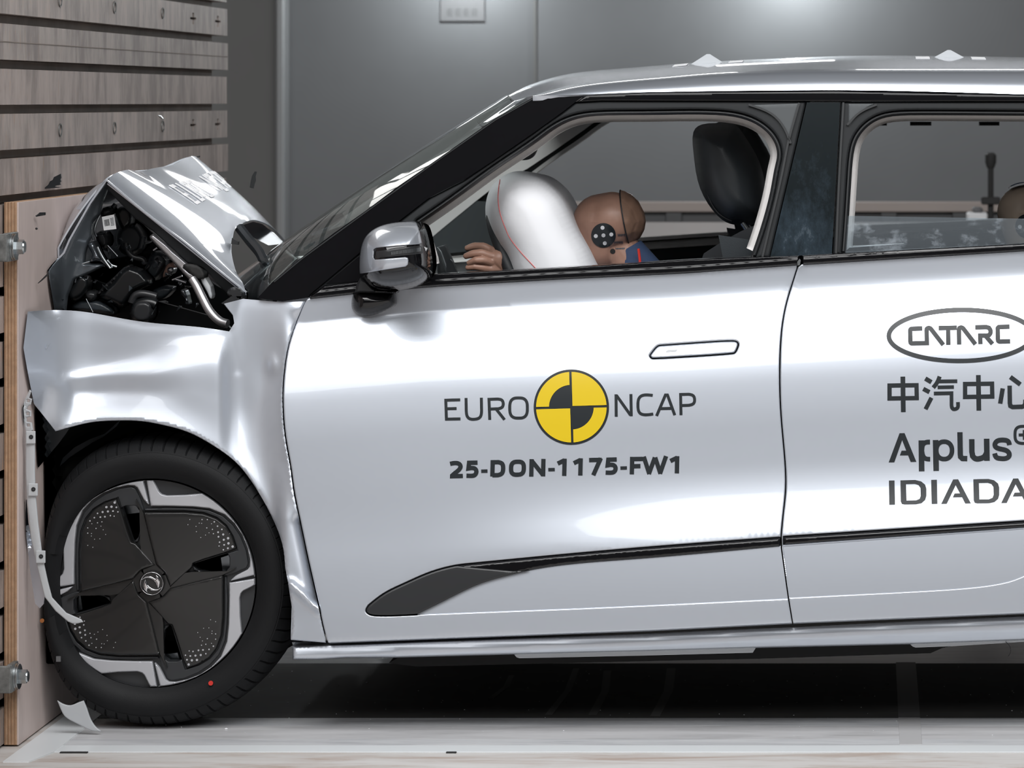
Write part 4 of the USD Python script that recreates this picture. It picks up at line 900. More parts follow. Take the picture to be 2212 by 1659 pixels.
# faded white lettering across the bonnet (squashed by the low view)
def onhood(s, t_):
    i = np.interp(s, ss, np.arange(len(ss))); j = np.asarray(t_) * (len(ts) - 1)
    from scipy.ndimage import map_coordinates
    return np.stack([map_coordinates(HG[..., k], [i, j], order=1) for k in range(3)], -1)
def hoodtext():
    out = []
    def seg(s0, t0, s1, t1, w):
        n_ = 8; s = np.linspace(s0, s1, n_); t_ = np.linspace(t0, t1, n_)
        a = onhood(s, t_); d = a[-1] - a[0]; d /= np.linalg.norm(d)
        # offset sideways along the sheet
        sv = onhood(s + (w if abs(t1 - t0) > abs(s1 - s0) else 0), t_ + (0 if abs(t1 - t0) > abs(s1 - s0) else w))
        g = np.stack([a, (a + sv) / 2, sv]); up = np.array([0.45, -0.15, 0.9]); up /= np.linalg.norm(up)
        m = gridsheet(g + up * 0.0062, 0.001); 
        if m.volume < 0: m.invert()
        out.append(m)
    glyph = {'E': [(0, 0, 0, 1), (0, 0, 1, 0), (0, .5, .8, .5), (0, 1, 1, 1)], 'U': [(0, 0, 0, 1), (1, 0, 1, 1), (0, 1, 1, 1)], 'R': [(0, 0, 0, 1), (0, 0, 1, 0), (1, 0, 1, .5), (0, .5, 1, .5), (.4, .5, 1, 1)], 'O': [(0, 0, 0, 1), (1, 0, 1, 1), (0, 0, 1, 0), (0, 1, 1, 1)],
             'N': [(0, 0, 0, 1), (1, 0, 1, 1), (0, 0, 1, 1)], 'C': [(0, 0, 0, 1), (0, 0, 1, 0), (0, 1, 1, 1)], 'A': [(0, 0, 0, 1), (1, 0, 1, 1), (0, 0, 1, 0), (0, .6, 1, .6)], 'P': [(0, 0, 0, 1), (0, 0, 1, 0), (1, 0, 1, .5), (0, .5, 1, .5)]}
    done = []
    for word, s0 in (('EURO', 0.245), ('NCAP', 0.47)):
        for i, ch in enumerate(word):
            S0 = s0 + i * 0.040; out.clear()
            for a, b, c, d in glyph[ch]:
                seg(S0 + a * 0.026, 0.17 + 0.20 * b, S0 + c * 0.026, 0.17 + 0.20 * d, 0.0055 if abs(d - b) > 0.1 else 0.03)
            done.append(trimesh.util.concatenate(out))
    return done
for m_ in hoodtext(): obj('letter', m_, 'hood_ink', HD, label='white letter flattened by the low view')

# ------------------------------------------------------------------ engine bay
obj('bay_back', sheet(poly([(124, 606), (160, 530), (231, 400), (300, 475), (405, 575), (470, 618), (520, 645), (512, 730), (124, 730)]), 0.95, 0.02, 30), 'engine_black', CAR)
obj('bay_side', sheet(poly([(125, 640), (190, 600), (300, 640), (480, 690), (500, 712), (495, 760), (124, 740)]), 0.40, 0.02, 20), 'engine_black', CAR)
rng = np.random.default_rng(11)
z2 = lambda p: crop(p, 90, 440, 6.636)
z3 = lambda p: crop(p, 300, 480, 6.38)
parts = [
 ('headlamp_bracket', z2([(660, 585), (690, 550), (740, 540), (775, 590), (800, 650), (880, 810), (985, 925), (960, 930), (860, 850), (780, 830), (700, 840), (690, 820), (715, 740), (690, 670)]), 0.25, 0.035, 'dark_metal', 8),
 ('black_cover', z2([(1245, 885), (1550, 1085), (1520, 1180), (1330, 1262), (1180, 1480), (1000, 1430), (840, 1350), (830, 1290), (1010, 1110)]), 0.30, 0.05, 'engine_black', 10),
 ('cover_rim', z2([(1100, 985), (1245, 880), (1270, 910), (1060, 1090), (830, 1300), (800, 1280), (980, 1100)]), 0.285, 0.02, 'satin_black', 4),
 ('coolant_tank', z3([(170, 430), (300, 400), (400, 510), (330, 680), (240, 800), (130, 780), (60, 680), (120, 560)]), 0.45, 0.06, 'engine_grey', 10),
 ('round_motor', crop([(880, 560), (960, 540), (1030, 600), (1050, 680), (1000, 760), (920, 780), (850, 720), (840, 630)], 0, 320, 3.352), 0.5, 0.07, 'engine_grey', 10),
 ('pump_body', crop([(960, 1130), (1000, 1100), (1090, 1110), (1110, 1180), (1080, 1260), (980, 1265), (940, 1200)], 0, 320, 3.352), 0.28, 0.05, 'satin_black', 9),
 ('lamp_housing', z2([(360, 1290), (420, 1180), (520, 1030), (660, 1050), (680, 1180), (640, 1280), (560, 1360), (420, 1400)]), 0.27, 0.04, 'engine_black', 9),
 ('horn_disc', z2([(590, 1290), (660, 1240), (760, 1260), (800, 1330), (740, 1400), (640, 1390)]), 0.29, 0.03, 'satin_black', 6),
 ('ducting', z2([(430, 1440), (640, 1370), (860, 1400), (1020, 1500), (1050, 1590), (700, 1560), (430, 1530)]), 0.31, 0.04, 'engine_grey', 8),
 ('wiring_block', z2([(880, 60), (1010, 60), (990, 150), (850, 190)]), 0.36, 0.03, 'satin_black', 4),
 ('fuse_box', z2([(1060, 90), (1230, 40), (1310, 200), (1250, 340), (1150, 380), (1080, 250)]), 0.42, 0.05, 'engine_black', 6),
 ('strut_piece', z2([(790, 420), (900, 400), (960, 560), (900, 640), (800, 560)]), 0.35, 0.04, 'satin_black', 6),
 ('torn_plastic', z3([(600, 590), (700, 570), (880, 640), (900, 780), (770, 760), (700, 700)]), 0.205, 0.01, 'matte_black', 3),
 ('sheet_flap', z3([(840, 750), (920, 770), (1010, 1010), (990, 1060), (940, 960)]), 0.215, 0.008, 'grey_white_plastic', 2),
 ('hinge_block', z3([(1230, 930), (1320, 890), (1440, 960), (1440, 1080), (1420, 1115), (1330, 1070), (1220, 1000)]), 0.17, 0.03, 'satin_black', 4),
 ('scrap_plate', z3([(360, 640), (430, 560), (500, 600), (420, 700), (330, 760)]), 0.40, 0.01, 'pink_cream', 3),
 ('scrap_plate', z3([(390, 640), (470, 620), (480, 680), (420, 720)]), 0.39, 0.01, 'raw_metal', 3),
 ('rear_bracket', z3([(200, 930), (480, 890), (420, 1000), (330, 1060), (230, 1050)]), 0.38, 0.03, 'engine_grey', 5),
 ('cable_bracket', z3([(580, 930), (640, 940), (680, 1080), (690, 1130), (640, 1130), (640, 1060), (590, 1000)]), 0.30, 0.01, 'dark_metal', 3),
]
for nm, p, y, h, m, r in parts:
    obj(nm, inflate(poly(cr(p, 2, closed=True)), y, h, r, 0.04, 4), m, CAR, smooth=50)
obj('fender_rail', sheet(poly(z3([(150, 190), (190, 160), (380, 310), (470, 400), (550, 465), (680, 580), (660, 610), (625, 625), (700, 690), (775, 722), (780, 745), (800, 758), (760, 795), (705, 805), (640, 740), (560, 650), (400, 480), (250, 330), (150, 225)])), lambda a, b: 0.19 + 0.00012 * (np.asarray(b) - 500), 0.012, 4, 0.008, 5), 'raw_metal', CAR, label='bright torn sheet-metal rail under the bonnet edge')
obj('steel_pipe', pxtube(z3([(735, 780), (790, 870), (850, 990), (900, 1090), (960, 1200), (1040, 1300), (1130, 1370), (1225, 1400)]), [0.20, 0.16], 0.0105, 16), 'raw_metal', CAR, smooth=60, label='bright bent steel pipe')
for nm, p, y, r, m in (('hose', z2([(1290, 1420), (1330, 1330), (1400, 1295), (1500, 1300), (1650, 1335)]), 0.26, 0.010, 'satin_black'), ('hose', z2([(1350, 1560), (1370, 1480), (1430, 1430), (1560, 1420), (1640, 1450)]), 0.25, 0.013, 'engine_black'),
    ('rod', z2([(635, 1365), (735, 1555)]), 0.255, 0.0015, 'bolt_steel'), ('rod', z2([(945, 600), (1020, 680), (1090, 755)]), 0.33, 0.0022, 'bolt_steel'), ('wire', z2([(745, 260), (730, 400), (740, 520)]), 0.30, 0.003, 'bolt_steel'), ('wire', z2([(835, 165), (790, 260), (760, 380), (790, 470)]), 0.31, 0.003, 'bolt_steel'),
    ('hose', z2([(1210, 560), (1240, 680), (1330, 770), (1450, 800), (1480, 870)]), 0.36, 0.007, 'satin_black'), ('rod', z3([(510, 790), (650, 830)]), 0.30, 0.004, 'raw_metal'), ('rod', z3([(460, 800), (600, 738)]), 0.31, 0.003, 'raw_metal'), ('rod', z3([(200, 390), (250, 350)]), 0.34, 0.003, 'raw_metal'),
    ('wire', z2([(800, 620), (880, 780), (985, 925)]), 0.22, 0.003, 'bolt_steel'), ('wire', z2([(940, 810), (1000, 880), (1080, 905)]), 0.29, 0.004, 'bolt_steel'), ('wire', z2([(585, 865), (690, 830)]), 0.22, 0.0022, 'bolt_steel'),
    ('wire', z2([(480, 1130), (520, 1050), (640, 1090), (665, 1040)]), 0.235, 0.002, 'dark_metal'), ('hose', z2([(980, 170), (1000, 90), (1060, 10)]), 0.38, 0.006, 'engine_grey'), ('hose', z2([(1460, 470), (1440, 560), (1420, 640)]), 0.42, 0.008, 'engine_grey')):
    obj(nm, pxtube(p, y, r, 8), m, CAR, smooth=60)
for k in range(90):         # smaller torn parts filling the dark bay
    a = rng.uniform(195, 455); b = rng.uniform(440, 690)
    if b < 424 + (a - 231) * 0.83 + 24 or (a < 215 and b < 500) or b > 700 - max(0, 300 - a) * 0.1: continue
    n_ = rng.integers(3, 6); r = rng.uniform(4, 11); an = np.sort(rng.uniform(0, 2 * np.pi, n_)); st = rng.uniform(.5, 1.8); th_ = rng.uniform(0, 3.1)
    q = [(r * rng.uniform(.5, 1.2) * math.cos(t_) * st, r * rng.uniform(.5, 1.2) * math.sin(t_) / st) for t_ in an]
    p = affinity.rotate(Polygon([(a + u, b + v) for u, v in q]), math.degrees(th_))
    if not p.is_valid or p.area < 18: continue
    y = rng.uniform(0.225, 0.30) if k % 3 else rng.uniform(.3, .6); gx, gy = rng.uniform(-.005, .005, 2)
    obj('torn_part', sheet(p, (lambda y, a, b, gx, gy: lambda u, v: y + gx * (np.asarray(u) - a) + gy * (np.asarray(v) - b))(y, a, b, gx, gy), 0.004, 5, 0.006, 2), ['engine_black', 'dark_metal', 'engine_grey', 'satin_black', 'dark_metal', 'engine_black'][k % 6], CAR)
for k in range(14):
    a, b = rng.uniform(220, 420), rng.uniform(500, 690)
    if b < 440 + (a - 231) * 0.83 + 26: continue
    d = rng.uniform(-30, 30, 6)
    obj('wire', pxtube([(a, b), (a + d[0], b + abs(d[1]) * .6), (a + d[2], b + abs(d[3]))], rng.uniform(0.4, 0.6), rng.uniform(0.002, 0.005), 6), ['engine_black', 'satin_black', 'engine_grey'][k % 3], CAR, smooth=60)
# paper label with a bar code
lb = poly(crop([(0, 958), (182, 920), (216, 1138), (30, 1160)], 220, 330, 6.91))
lab = obj('paper_label', sheet(lb, 0.24, 0.002, 8), 'paper_white', CAR, label='white paper label with bar code')
L_ = lambda u, v: (220 + (0 + 182 * u + 30 * v) / 6.91, 330 + (958 - 38 * u + 202 * v) / 6.91)
for u0, w_ in ((0.14, .03), (0.20, .015), (0.24, .04), (0.31, .02), (0.35, .03), (0.41, .015), (0.45, .04), (0.52, .02)):
    obj('bar', sheet(poly([L_(u0, .25), L_(u0 + w_, .25), L_(u0 + w_, .72), L_(u0, .72)]), 0.2392, 0.0008, 5), 'decal_black', lab)
for v0 in (.22, .32, .42, .52, .62, .72):
    obj('text_line', sheet(poly([L_(.62, v0), L_(.9, v0), L_(.9, v0 + .035), L_(.62, v0 + .035)]), 0.2392, 0.0008, 5), 'ink_grey', lab)
# cowl under the windscreen
obj('cowl', sheet(poly([(505, 642), (520, 634), (545, 605), (566, 570), (600, 545), (615, 540), (640, 560), (592, 607), (556, 643), (525, 650)]), lambda a, b: 0.36 + 0.006 * np.clip(620 - np.asarray(b), 0, 80), 0.02, 8, 0.01, 4), 'satin_black', CAR, label='black cowl at the foot of the windscreen')
for p in ([(522, 628), (556, 596), (580, 575)], [(532, 636), (560, 607), (588, 580)]):
    obj('wiper_arm', pxtube(p, [0.30, 0.5], 0.006, 8), 'dark_metal', CAR, smooth=60)
obj('cowl_side', sheet(poly([(478, 655), (500, 640), (522, 640), (525, 646), (484, 658)]), 0.14, 0.02, 4), 'satin_black', CAR)

# ------------------------------------------------------------------ far side of the car, the same panels mirrored
def far(name, m, mt, lab=None, smooth=40): return obj(name, mirror(m), mt, CAR, smooth=smooth, label=lab)
far('front_door', sheet(front_door, side, 0.02, 26), 'paint', 'front door of the far side')
far('rear_door', sheet(rear_door, side, 0.02, 26), 'paint', 'rear door of the far side')
far('front_fender', sheet(fen, fend, 0.014, 12), 'paint', 'buckled fender of the far side')
for o_, i_ in ((outer_f, open_f), (outer_r, open_r)):
    far('window_frame', sheet(o_.difference(i_), ghs(0.004), 0.05, 12), 'trim_grey')
    ring = o_.buffer(9).difference(o_.buffer(-14)).difference(poly([(800, 700), (800, 650), (936, 596), (1662, 530), (1622, 548), (1820, 542), (2594, 495), (2700, 700)]))
    ring = i_.buffer(3).difference(i_.buffer(-6))
    far('pillar_lining', sheet(ring, ghs(0.06), 0.05, 9), 'headliner')
far('pillar_lining', sheet(ap.buffer(3), ghs(0.062), 0.01, 14), 'headliner')
far('pillar_lining', sheet(bp.buffer(16), ghs(0.062), 0.01, 14), 'headliner')
far('b_pillar', sheet(bp, ghs(-0.001), 0.06, 14), 'pillar_smear')
far('c_pillar', sheet(cp, ghs(0.0), 0.03, 20), 'gloss_black')
far('a_pillar', sheet(ap, ghs(-0.002), 0.05, 14), 'gloss_black')
far('roof_rail', sheet(rail, ghs(-0.004), 0.02, 8), 'gloss_black')
far('belt_trim', sheet(bt_f, 0.075, 0.03, 8), 'gloss_black'); far('belt_trim', sheet(bt_r, 0.075, 0.03, 8), 'gloss_black')
far('rocker_panel', sheet(rk, rockf, 0.05, 10), 'paint')
far('rear_quarter', sheet(quarter, qf, 0.02, 40), 'paint')
obj('door_mirror', mirror_far, 'satin_black', CAR, smooth=60, label='door mirror of the far side')
zb_f = lambda q: float(Zat(Bl(q), 0.085))
inner_far = poly([(690, 641), (936, 622), (1700, 573), (2600, 520), (2600, 800), (690, 900)])
far('mirror_lining', sheet(qg.buffer(5), ghs(0.06), 0.01, 16), 'corner_grey')
far('door_lining', sheet(inner_far, 0.14, 0.02, 30), 'interior_dark', 'dark inner face of the far doors')
far('door_sill_trim', sheet(poly([(700, 628), (936, 606), (1700, 556), (2600, 505), (2600, 521), (1700, 574), (936, 624), (700, 642)]), 0.135, 0.03, 20, 0.006, 5), 'headliner', 'pale trim along the far window sill')
inner_near = poly([(700, 655), (936, 632), (1700, 583), (2600, 530), (2600, 800), (700, 900)])
obj('door_lining', sheet(inner_near, 0.17, 0.02, 30), 'interior_dark', CAR)
# roof lining, floor, dash, mirror, handles
G = []
for y in np.linspace(0.30, 1.56, 15):
    G.append([(X_, y, min(roofz(X_, y) - 0.035, 1.50)) for X_ in np.linspace(1.22, 3.55, 20)])
mm = gridsheet(G, 0.01); obj('roof_lining', mm if mm.volume > 0 else (mm.invert(), mm)[1], 'headliner', CAR)
obj('cabin_floor', bx((0.6, 0.14, 0.30), (3.7, 1.72, 0.34), 0.01), 'interior_dark', CAR)
obj('firewall', bx((0.52, 0.18, 0.34), (0.58, 1.68, 0.95), 0.01), 'interior_dark', CAR)
q = Polygon([(0.50, 0.92), (0.62, 1.00), (0.86, 1.035), (0.93, 1.02), (0.95, 0.90), (0.85, 0.70), (0.60, 0.60), (0.50, 0.60)])
m = trimesh.creation.extrude_polygon(q, 1.40); v = m.vertices; m.vertices = np.c_[v[:, 0], 0.23 + v[:, 2], v[:, 1]]; 
if m.volume < 0: m.invert()
obj('dashboard', m, 'interior_dark', CAR, label='dark dashboard')
scr = obj('screen', sheet(poly([(944, 590), (943, 534), (962, 528.5), (985, 580), (986, 592)]), lambda a, b: 0.5 + 0.004 * (np.asarray(a) - 944), 0.02, 8, 0.006, 3), 'interior_grey', CAR, label='grey display panel on the dashboard')
obj('screen_edge', sheet(LineString([(944, 537), (950, 545), (966, 590)]).buffer(2.0), 0.47, 0.02, 4), 'bolt_steel', CAR)
obj('screen_vent', sheet(poly([(964, 590), (964, 566), (972, 560), (978, 566), (988, 590)]), 0.44, 0.02, 5), 'interior_dark', CAR)
# rear-view mirror
rv = poly(cr([(1113, 342), (1128, 330), (1155, 311), (1162, 308), (1160, 322), (1152, 338), (1140, 345), (1125, 346)], 4, closed=True))
obj('rearview_mirror', inflate(rv, 0.75, 0.02, 8, 0.02, 4), 'interior_grey', CAR, smooth=60, label='interior mirror')
for a, w_ in ((1894, 46), (1989, 48), (2137, 46)):
    obj('grab_clip', sheet(shapely.box(a - w_ / 2, 262, a + w_ / 2, 272.5).buffer(-1), 1.50, 0.03, 8, 0.006, 3), 'interior_dark', CAR)
# steering wheel
sx = Pt(1128, 600, 0.46)
th = math.radians(62)
ax = np.array([math.cos(math.radians(25)), 0, math.sin(math.radians(25))]); u_ = np.array([0, 1, 0]); w_ = np.cross(ax, u_)
obj('steering_wheel', tube([sx + 0.170 * (math.cos(a) * u_ + math.sin(a) * w_) for a in np.linspace(0, 2 * np.pi, 49)], 0.016, 12, caps=False), 'interior_dark', CAR, smooth=60, label='dark steering wheel behind the airbag')
obj('steering_column', tube([sx, sx - 0.25 * ax], [0.05, 0.05], 16), 'interior_dark', CAR)
# seats
def seat(name, dx, y0, lab):
    xs = float(Xat(1565, y0)) + dx; zt = float(Zat(268, 0.45))
    def px(p): return [(XC + (a - CX) * 8.45 / FPX + dx, ZC - (b - CY) * 8.45 / FPX) for a, b in p]
    s = obj(name, m3_box(px([(1560, 500), (1690, 520), (1760, 760), (1790, 1010), (1640, 1010), (1600, 700)]), y0, 0.47, 0.10), 'leather', CAR, smooth=50, label=lab)
    k_ = 8.45 / (8.0 + y0); sc = lambda p: [(CX + (a + dx - CX) * k_, CY + (b - CY) * k_) for a, b in p]
    hp = sc(cr([(1497, 285), (1515, 269), (1560, 266), (1588, 270), (1612, 300), (1640, 350), (1655, 420), (1650, 470), (1622, 486), (1585, 486), (1560, 476), (1528, 440), (1506, 390), (1497, 330)], 3, closed=True))
    obj('headrest', inflate(poly(hp), y0, 0.135, 70 * k_, 0.02, 6, both=True), 'leather', s, smooth=60, label='black leather headrest')
    hs = np.array(sc(cr([(1507, 300), (1512, 360), (1527, 420), (1552, 462), (1580, 478)], 5)))
    obj('headrest_seam', tube(Pt(hs[:, 0], hs[:, 1], np.full(len(hs), y0 - 0.062)), 0.0022, 6), 'interior_dark', s, smooth=60)
    for d in (-0.06, 0.06):
        a, b = px([(1605, 480), (1660, 560)])
        obj('headrest_post', tube([(a[0], y0 + d, a[1]), (b[0], y0 + d, b[1])], 0.007, 10), 'bolt_steel', s, smooth=60)
    obj('seat_cushion', m3_box(px([(1240, 900), (1280, 850), (1650, 930), (1720, 1010), (1640, 1060), (1260, 990)]), y0, 0.50, 0.06), 'leather', s, smooth=50)
    return s
def m3_box(xz, yc, w, r):
    """a cushion: outline in the xz plane, width w along y, rounded by r at both ends"""
    g = Polygon(xz).buffer(0); secs = []
    k = 5; L = []
    outline = np.array(g.exterior.coords)[:-1]
    c = np.array([g.centroid.x, g.centroid.y])
    ext = np.sqrt(g.area) / 2
    for i in range(k + 1):
        t_ = i / k * math.pi / 2; L.append((yc - w / 2 + r * (1 - math.sin(t_)), 1 - (r / ext) * 0.75 * (1 - math.cos(math.pi / 2 - t_) ) ))
    ys = L + [(2 * yc - y, f) for y, f in L[::-1]]
    ys = sorted(ys)
    V = []; n_ = len(outline)
    for y, f in ys: V.append(np.c_[c[0] + (outline[:, 0] - c[0]) * f, np.full(n_, y), c[1] + (outline[:, 1] - c[1]) * f])
    V = np.vstack(V + [[(c[0], ys[0][0], c[1])], [(c[0], ys[-1][0], c[1])]]); T = []
    for i in range(len(ys) - 1):
        for j in range(n_):
            a, b = i * n_ + j, i * n_ + (j + 1) % n_; T += [(a, b, b + n_), (a, b + n_, a + n_)]
    for j in range(n_):
        T += [(len(V) - 2, (j + 1) % n_, j), (len(V) - 1, (len(ys) - 1) * n_ + j, (len(ys) - 1) * n_ + (j + 1) % n_)]
    m = trimesh.Trimesh(V, np.array(T), process=False)
    if m.volume < 0: m.invert()
    return m
seat('front_seat', 0.0, 0.47, 'driver seat in black leather')
seat('front_seat', 0.0, 1.39, 'passenger seat in black leather')
obj('seat_belt', sheet(poly([(1652, 478), (1600, 500), (1560, 522), (1520, 548), (1515, 562), (1625, 560), (1650, 510)]), lambda a, b: 0.30 - 0.0004 * (np.asarray(a) - 1515), 0.02, 8), 'interior_dark', CAR)
obj('rear_bench', m3_box([(2.62, 0.55), (2.75, 0.52), (2.98, 1.12), (2.86, 1.16)], 0.93, 1.25, 0.05), 'leather', CAR, label='rear bench in black leather')
obj('rear_cushion', m3_box([(2.12, 0.42), (2.12, 0.62), (2.70, 0.60), (2.72, 0.42)], 0.93, 1.25, 0.05), 'leather', CAR)

# ------------------------------------------------------------------ airbag
ab = cr([(1110, 640), (1090, 575), (1081, 550), (1059, 506.5), (1049, 468), (1049.5, 438), (1059, 408), (1078, 386), (1105, 372), (1130, 369.5), (1165, 377), (1195, 396), (1220, 424), (1238, 460), (1256, 500), (1276, 536), (1294, 575), (1325, 650), (1330, 720), (1290, 760), (1210, 750), (1150, 710)], 4, closed=True)
abp = poly(ab)
def abf(a, b):
    p = shapely.points(np.c_[np.ravel(a), np.ravel(b)]); d = shapely.distance(p, abp.boundary) * np.where(shapely.contains(abp, p), 1, 0)
    u = 1 - np.clip(d / 118, 0, 1); return (0.46 - 0.25 * np.maximum(0, 1 - u ** (1 / 0.33)) ** 0.33).reshape(np.shape(a))
AB = obj('airbag', inflate(abp, 0.46, 0.25, 118, 0.02, 7, both=True, power=0.33), 'airbag_cloth', CAR, smooth=True, label='inflated white airbag with a thin red seam')
sl = cr([(1080, 388), (1076, 420), (1080, 460), (1092, 494), (1100, 512), (1125, 545), (1150, 572), (1172, 596)], 8)
sl = np.array(sl); obj('red_seam', tube(Pt(sl[:, 0], sl[:, 1], abf(sl[:, 0], sl[:, 1]) - 0.0005), 0.0011, 6), 'thread_red', AB)
obj('airbag_flap', inflate(poly(cr([(1190, 398), (1220, 424), (1243, 446), (1238, 460), (1228, 452), (1205, 425)], 3, closed=True)), 0.60, 0.05, 8, 0.05, 4), 'airbag_cloth', AB, smooth=60)

# ------------------------------------------------------------------ dummies
def chain(bones, L=0.012, it=12):
    """bones: lists of (point, radius); every pair along a list becomes the hull of two spheres"""
    ms = []
    for b in bones:
        for (p, r), (q, s) in zip(b[:-1], b[1:]):
            A = m3.Manifold.sphere(r, 20).translate(tuple(map(float, p))); B = m3.Manifold.sphere(s, 20).translate(tuple(map(float, q)))
            ms.append(m3.Manifold.batch_hull([A, B]))
    M = m3.Manifold.batch_boolean(ms, m3.OpType.Add).refine_to_length(L)
    mm = M.to_mesh(); t = trimesh.Trimesh(np.array(mm.vert_properties[:, :3], float), np.array(mm.tri_verts), process=True)
    trimesh.smoothing.filter_taubin(t, iterations=it); return t
P = lambda px, py, y: Pt(px, py, y)
def dummy(nm, lab, dpx, dpy, y0, skin, cap, hand=True):
    hx = P(1320 + dpx, 490 + dpy, y0)
    th = thing(nm, lab, 'dummy', tuple(hx * [1, 1, 0] + [0.1, 0, 0.45]))
    q = lambda px, py, dy=0.0: P(px + dpx, py + dpy, y0 + dy)
    head = [[(q(1322, 478), .074), (q(1296, 478), .068)], [(q(1322, 478), .074), (q(1340, 500), .048)], [(q(1296, 478), .068), (q(1298, 535), .050)], [(q(1298, 535), .050), (q(1308, 556), .030)],
            [(q(1322, 478, -.008), .072), (q(1322, 478, .008), .072)], [(q(1278, 510, 0), .016), (q(1268, 525), .014)]]                                       # the nose, pressed into the bag
    neck = [[(q(1335, 530), .045), (q(1385, 600), .050)]]
    sh = q(1425, 690); hip = sh + [0.17, 0, -0.46]
    tor = [[(sh + [0, -.15, 0], .065), (sh + [0, .15, 0], .065)], [(sh + [0, 0, .01], .10), (sh + [.06, 0, -.18], .13)], [(sh + [0, -.09, 0], .09), (sh + [.06, -.08, -.2], .11)], [(sh + [0, .09, 0], .09), (sh + [.06, .08, -.2], .11)], [(sh + [.06, 0, -.18], .13), (hip, .13)], [(hip + [0, -.09, 0], .11), (hip + [0, .09, 0], .11)]]
    limbs = []
    for s in (-1, 1):
        k = hip + [-.42, s * .11, .10]; a = k + [-.10, 0, -.36]
        limbs += [[(hip + [0, s * .09, 0], .095), (k, .06)], [(k, .06), (a, .042)], [(a, .042), (a + [-.16, 0, -.04], .030)]]
        S0 = sh + [0, s * .18, 0]; E0 = S0 + [-.20, s * .03, -.18]
        if hand and s < 0:
            W0 = P(1106, 600, 0.33)
        else:
            W0 = E0 + [-.22, -.02 * s, .03]
        limbs += [[(S0, .055), (E0, .043)], [(E0, .043), (W0, .028)]]
        if hand and s < 0:
            pm = P(1078, 560, 0.31)
            limbs += [[(W0, .028), (pm, .026)], [(W0, .028), (P(1068, 580, 0.31), .022)], [(P(1070, 548, .32), .018), (P(1068, 580, .31), .018)]]
            for f in ([(1068, 545, .325, .0115), (1045, 533, .335, .0105), (1024, 532, .345, .0095), (1010, 536, .345, .0075)], [(1066, 556, .30, .0115), (1040, 547, .29, .0105), (1022, 548, .29, .0095), (1007, 553, .292, .0075)],
                      [(1064, 568, .30, .0110), (1044, 562, .28, .0100), (1028, 562, .275, .0090), (1014, 568, .28, .0070)], [(1062, 582, .30, .0105), (1040, 578, .285, .0095), (1026, 576, .28, .0085), (1011, 578, .282, .0068)],
                      [(1080, 575, .34, .0120), (1062, 572, .385, .0110), (1045, 572, .40, .0085)]):
                limbs.append([(P(a, b, c), r) for a, b, c, r in f])
        else:
            d = np.array([-1, 0, .1]); pm = W0 + d * .06
            limbs += [[(W0, .028), (pm, .028)]]
            for i in range(4):
                o = np.array([0, (i - 1.5) * .019, 0]); limbs.append([(pm + o, .011), (pm + o + d * .05, .010), (pm + o + d * (.085 - .006 * abs(i - 1)) + [0, 0, -.015], .008)])
            limbs.append([(W0 + d * .03, .013), (W0 + d * .05 + [0, -s * .035, -.005], .011), (W0 + d * .085 + [0, -s * .045, -.01], .009)])
    body = chain(head + neck + tor + limbs, 0.0085 if hand else 0.014, 10)
    obj('body', body, skin, th, smooth=True, label='bare vinyl head and hands' if hand else None)
    # skull cap at the back of the head, with its seam
    cz = q(1322, 478)
    tri = chain([[(q(1322, 478), .0765), (q(1337, 500), .0515)], [(q(1322, 478, -.008), .0745), (q(1322, 478, .008), .0745)], [(q(1330, 470), .070), (q(1338, 478), .066)]], 0.006, 6)
    n0 = np.array(q(1362, 528) - q(1341, 410)); nrm = np.array([n0[2], 0, -n0[0]]); nrm /= np.linalg.norm(nrm)
    if nrm[0] < 0: nrm = -nrm
    capm = trimesh.intersections.slice_mesh_plane(tri, nrm, q(1350, 468), cap=False)
    V = capm.vertices; c0 = q(1322, 478); inner_ = c0 + (V - c0) * 0.93
    capm = solid(V, inner_, capm.faces)
    obj('skull_cap', capm, cap, th, smooth=50, label='skull cap behind a dark seam')
    pts = tri.section(plane_origin=q(1350, 468), plane_normal=nrm)
    if pts is not None:
        lp = max(pts.discrete, key=len); obj('cap_seam', tube(lp[::2], 0.0018, 6, caps=False), 'interior_dark', th, smooth=60)
    obj('neck', tube([q(1352, 538), q(1366, 562), q(1384, 592)], [.043, .050, .058], 24), 'shirt_blue', th, smooth=60, label='blue collar round the neck')
    # round target on the cheek: five white dots on black
    from trimesh.ray.ray_triangle import RayMeshIntersector
    ray = RayMeshIntersector(trimesh.Trimesh(body.vertices, body.faces))
    def onface(a, b):
        a, b = np.ravel(a), np.ravel(b); f0 = Pt(a, b, 0.0 * a + y0 - 0.3); dirs = f0 - np.array([XC, YC, ZC]); dirs /= np.linalg.norm(dirs, axis=1, keepdims=True)
        loc, ri, _ = ray.intersects_location(f0, dirs, multiple_hits=False); out = np.full(len(a), y0 - 0.07); out[ri] = loc[:, 1]; return out
    tc = (1303.5 + dpx, 508.5 + dpy)
    tg = obj('target_sticker', sheet(Point(tc).buffer(26.5, 20), lambda a, b: onface(a, b) - 0.0018, 0.0018, 7), 'decal_black', th, label='black disc with five white dots')
    for dx, dy in ((-2, -16.5), (-16.5, 1.5), (0, 0), (17, -2), (3, 17)):
        obj('target_dot', sheet(Point(tc[0] + dx, tc[1] + dy).buffer(4.3), lambda a, b: onface(a, b) - 0.0026, 0.0018, 4), 'sticker_white', tg)
    obj('screw_hole', sheet(Point(1323.5 + dpx, 543 + dpy).buffer(5.6), lambda a, b: onface(a, b) - 0.0012, 0.002, 4), 'matte_black', th)
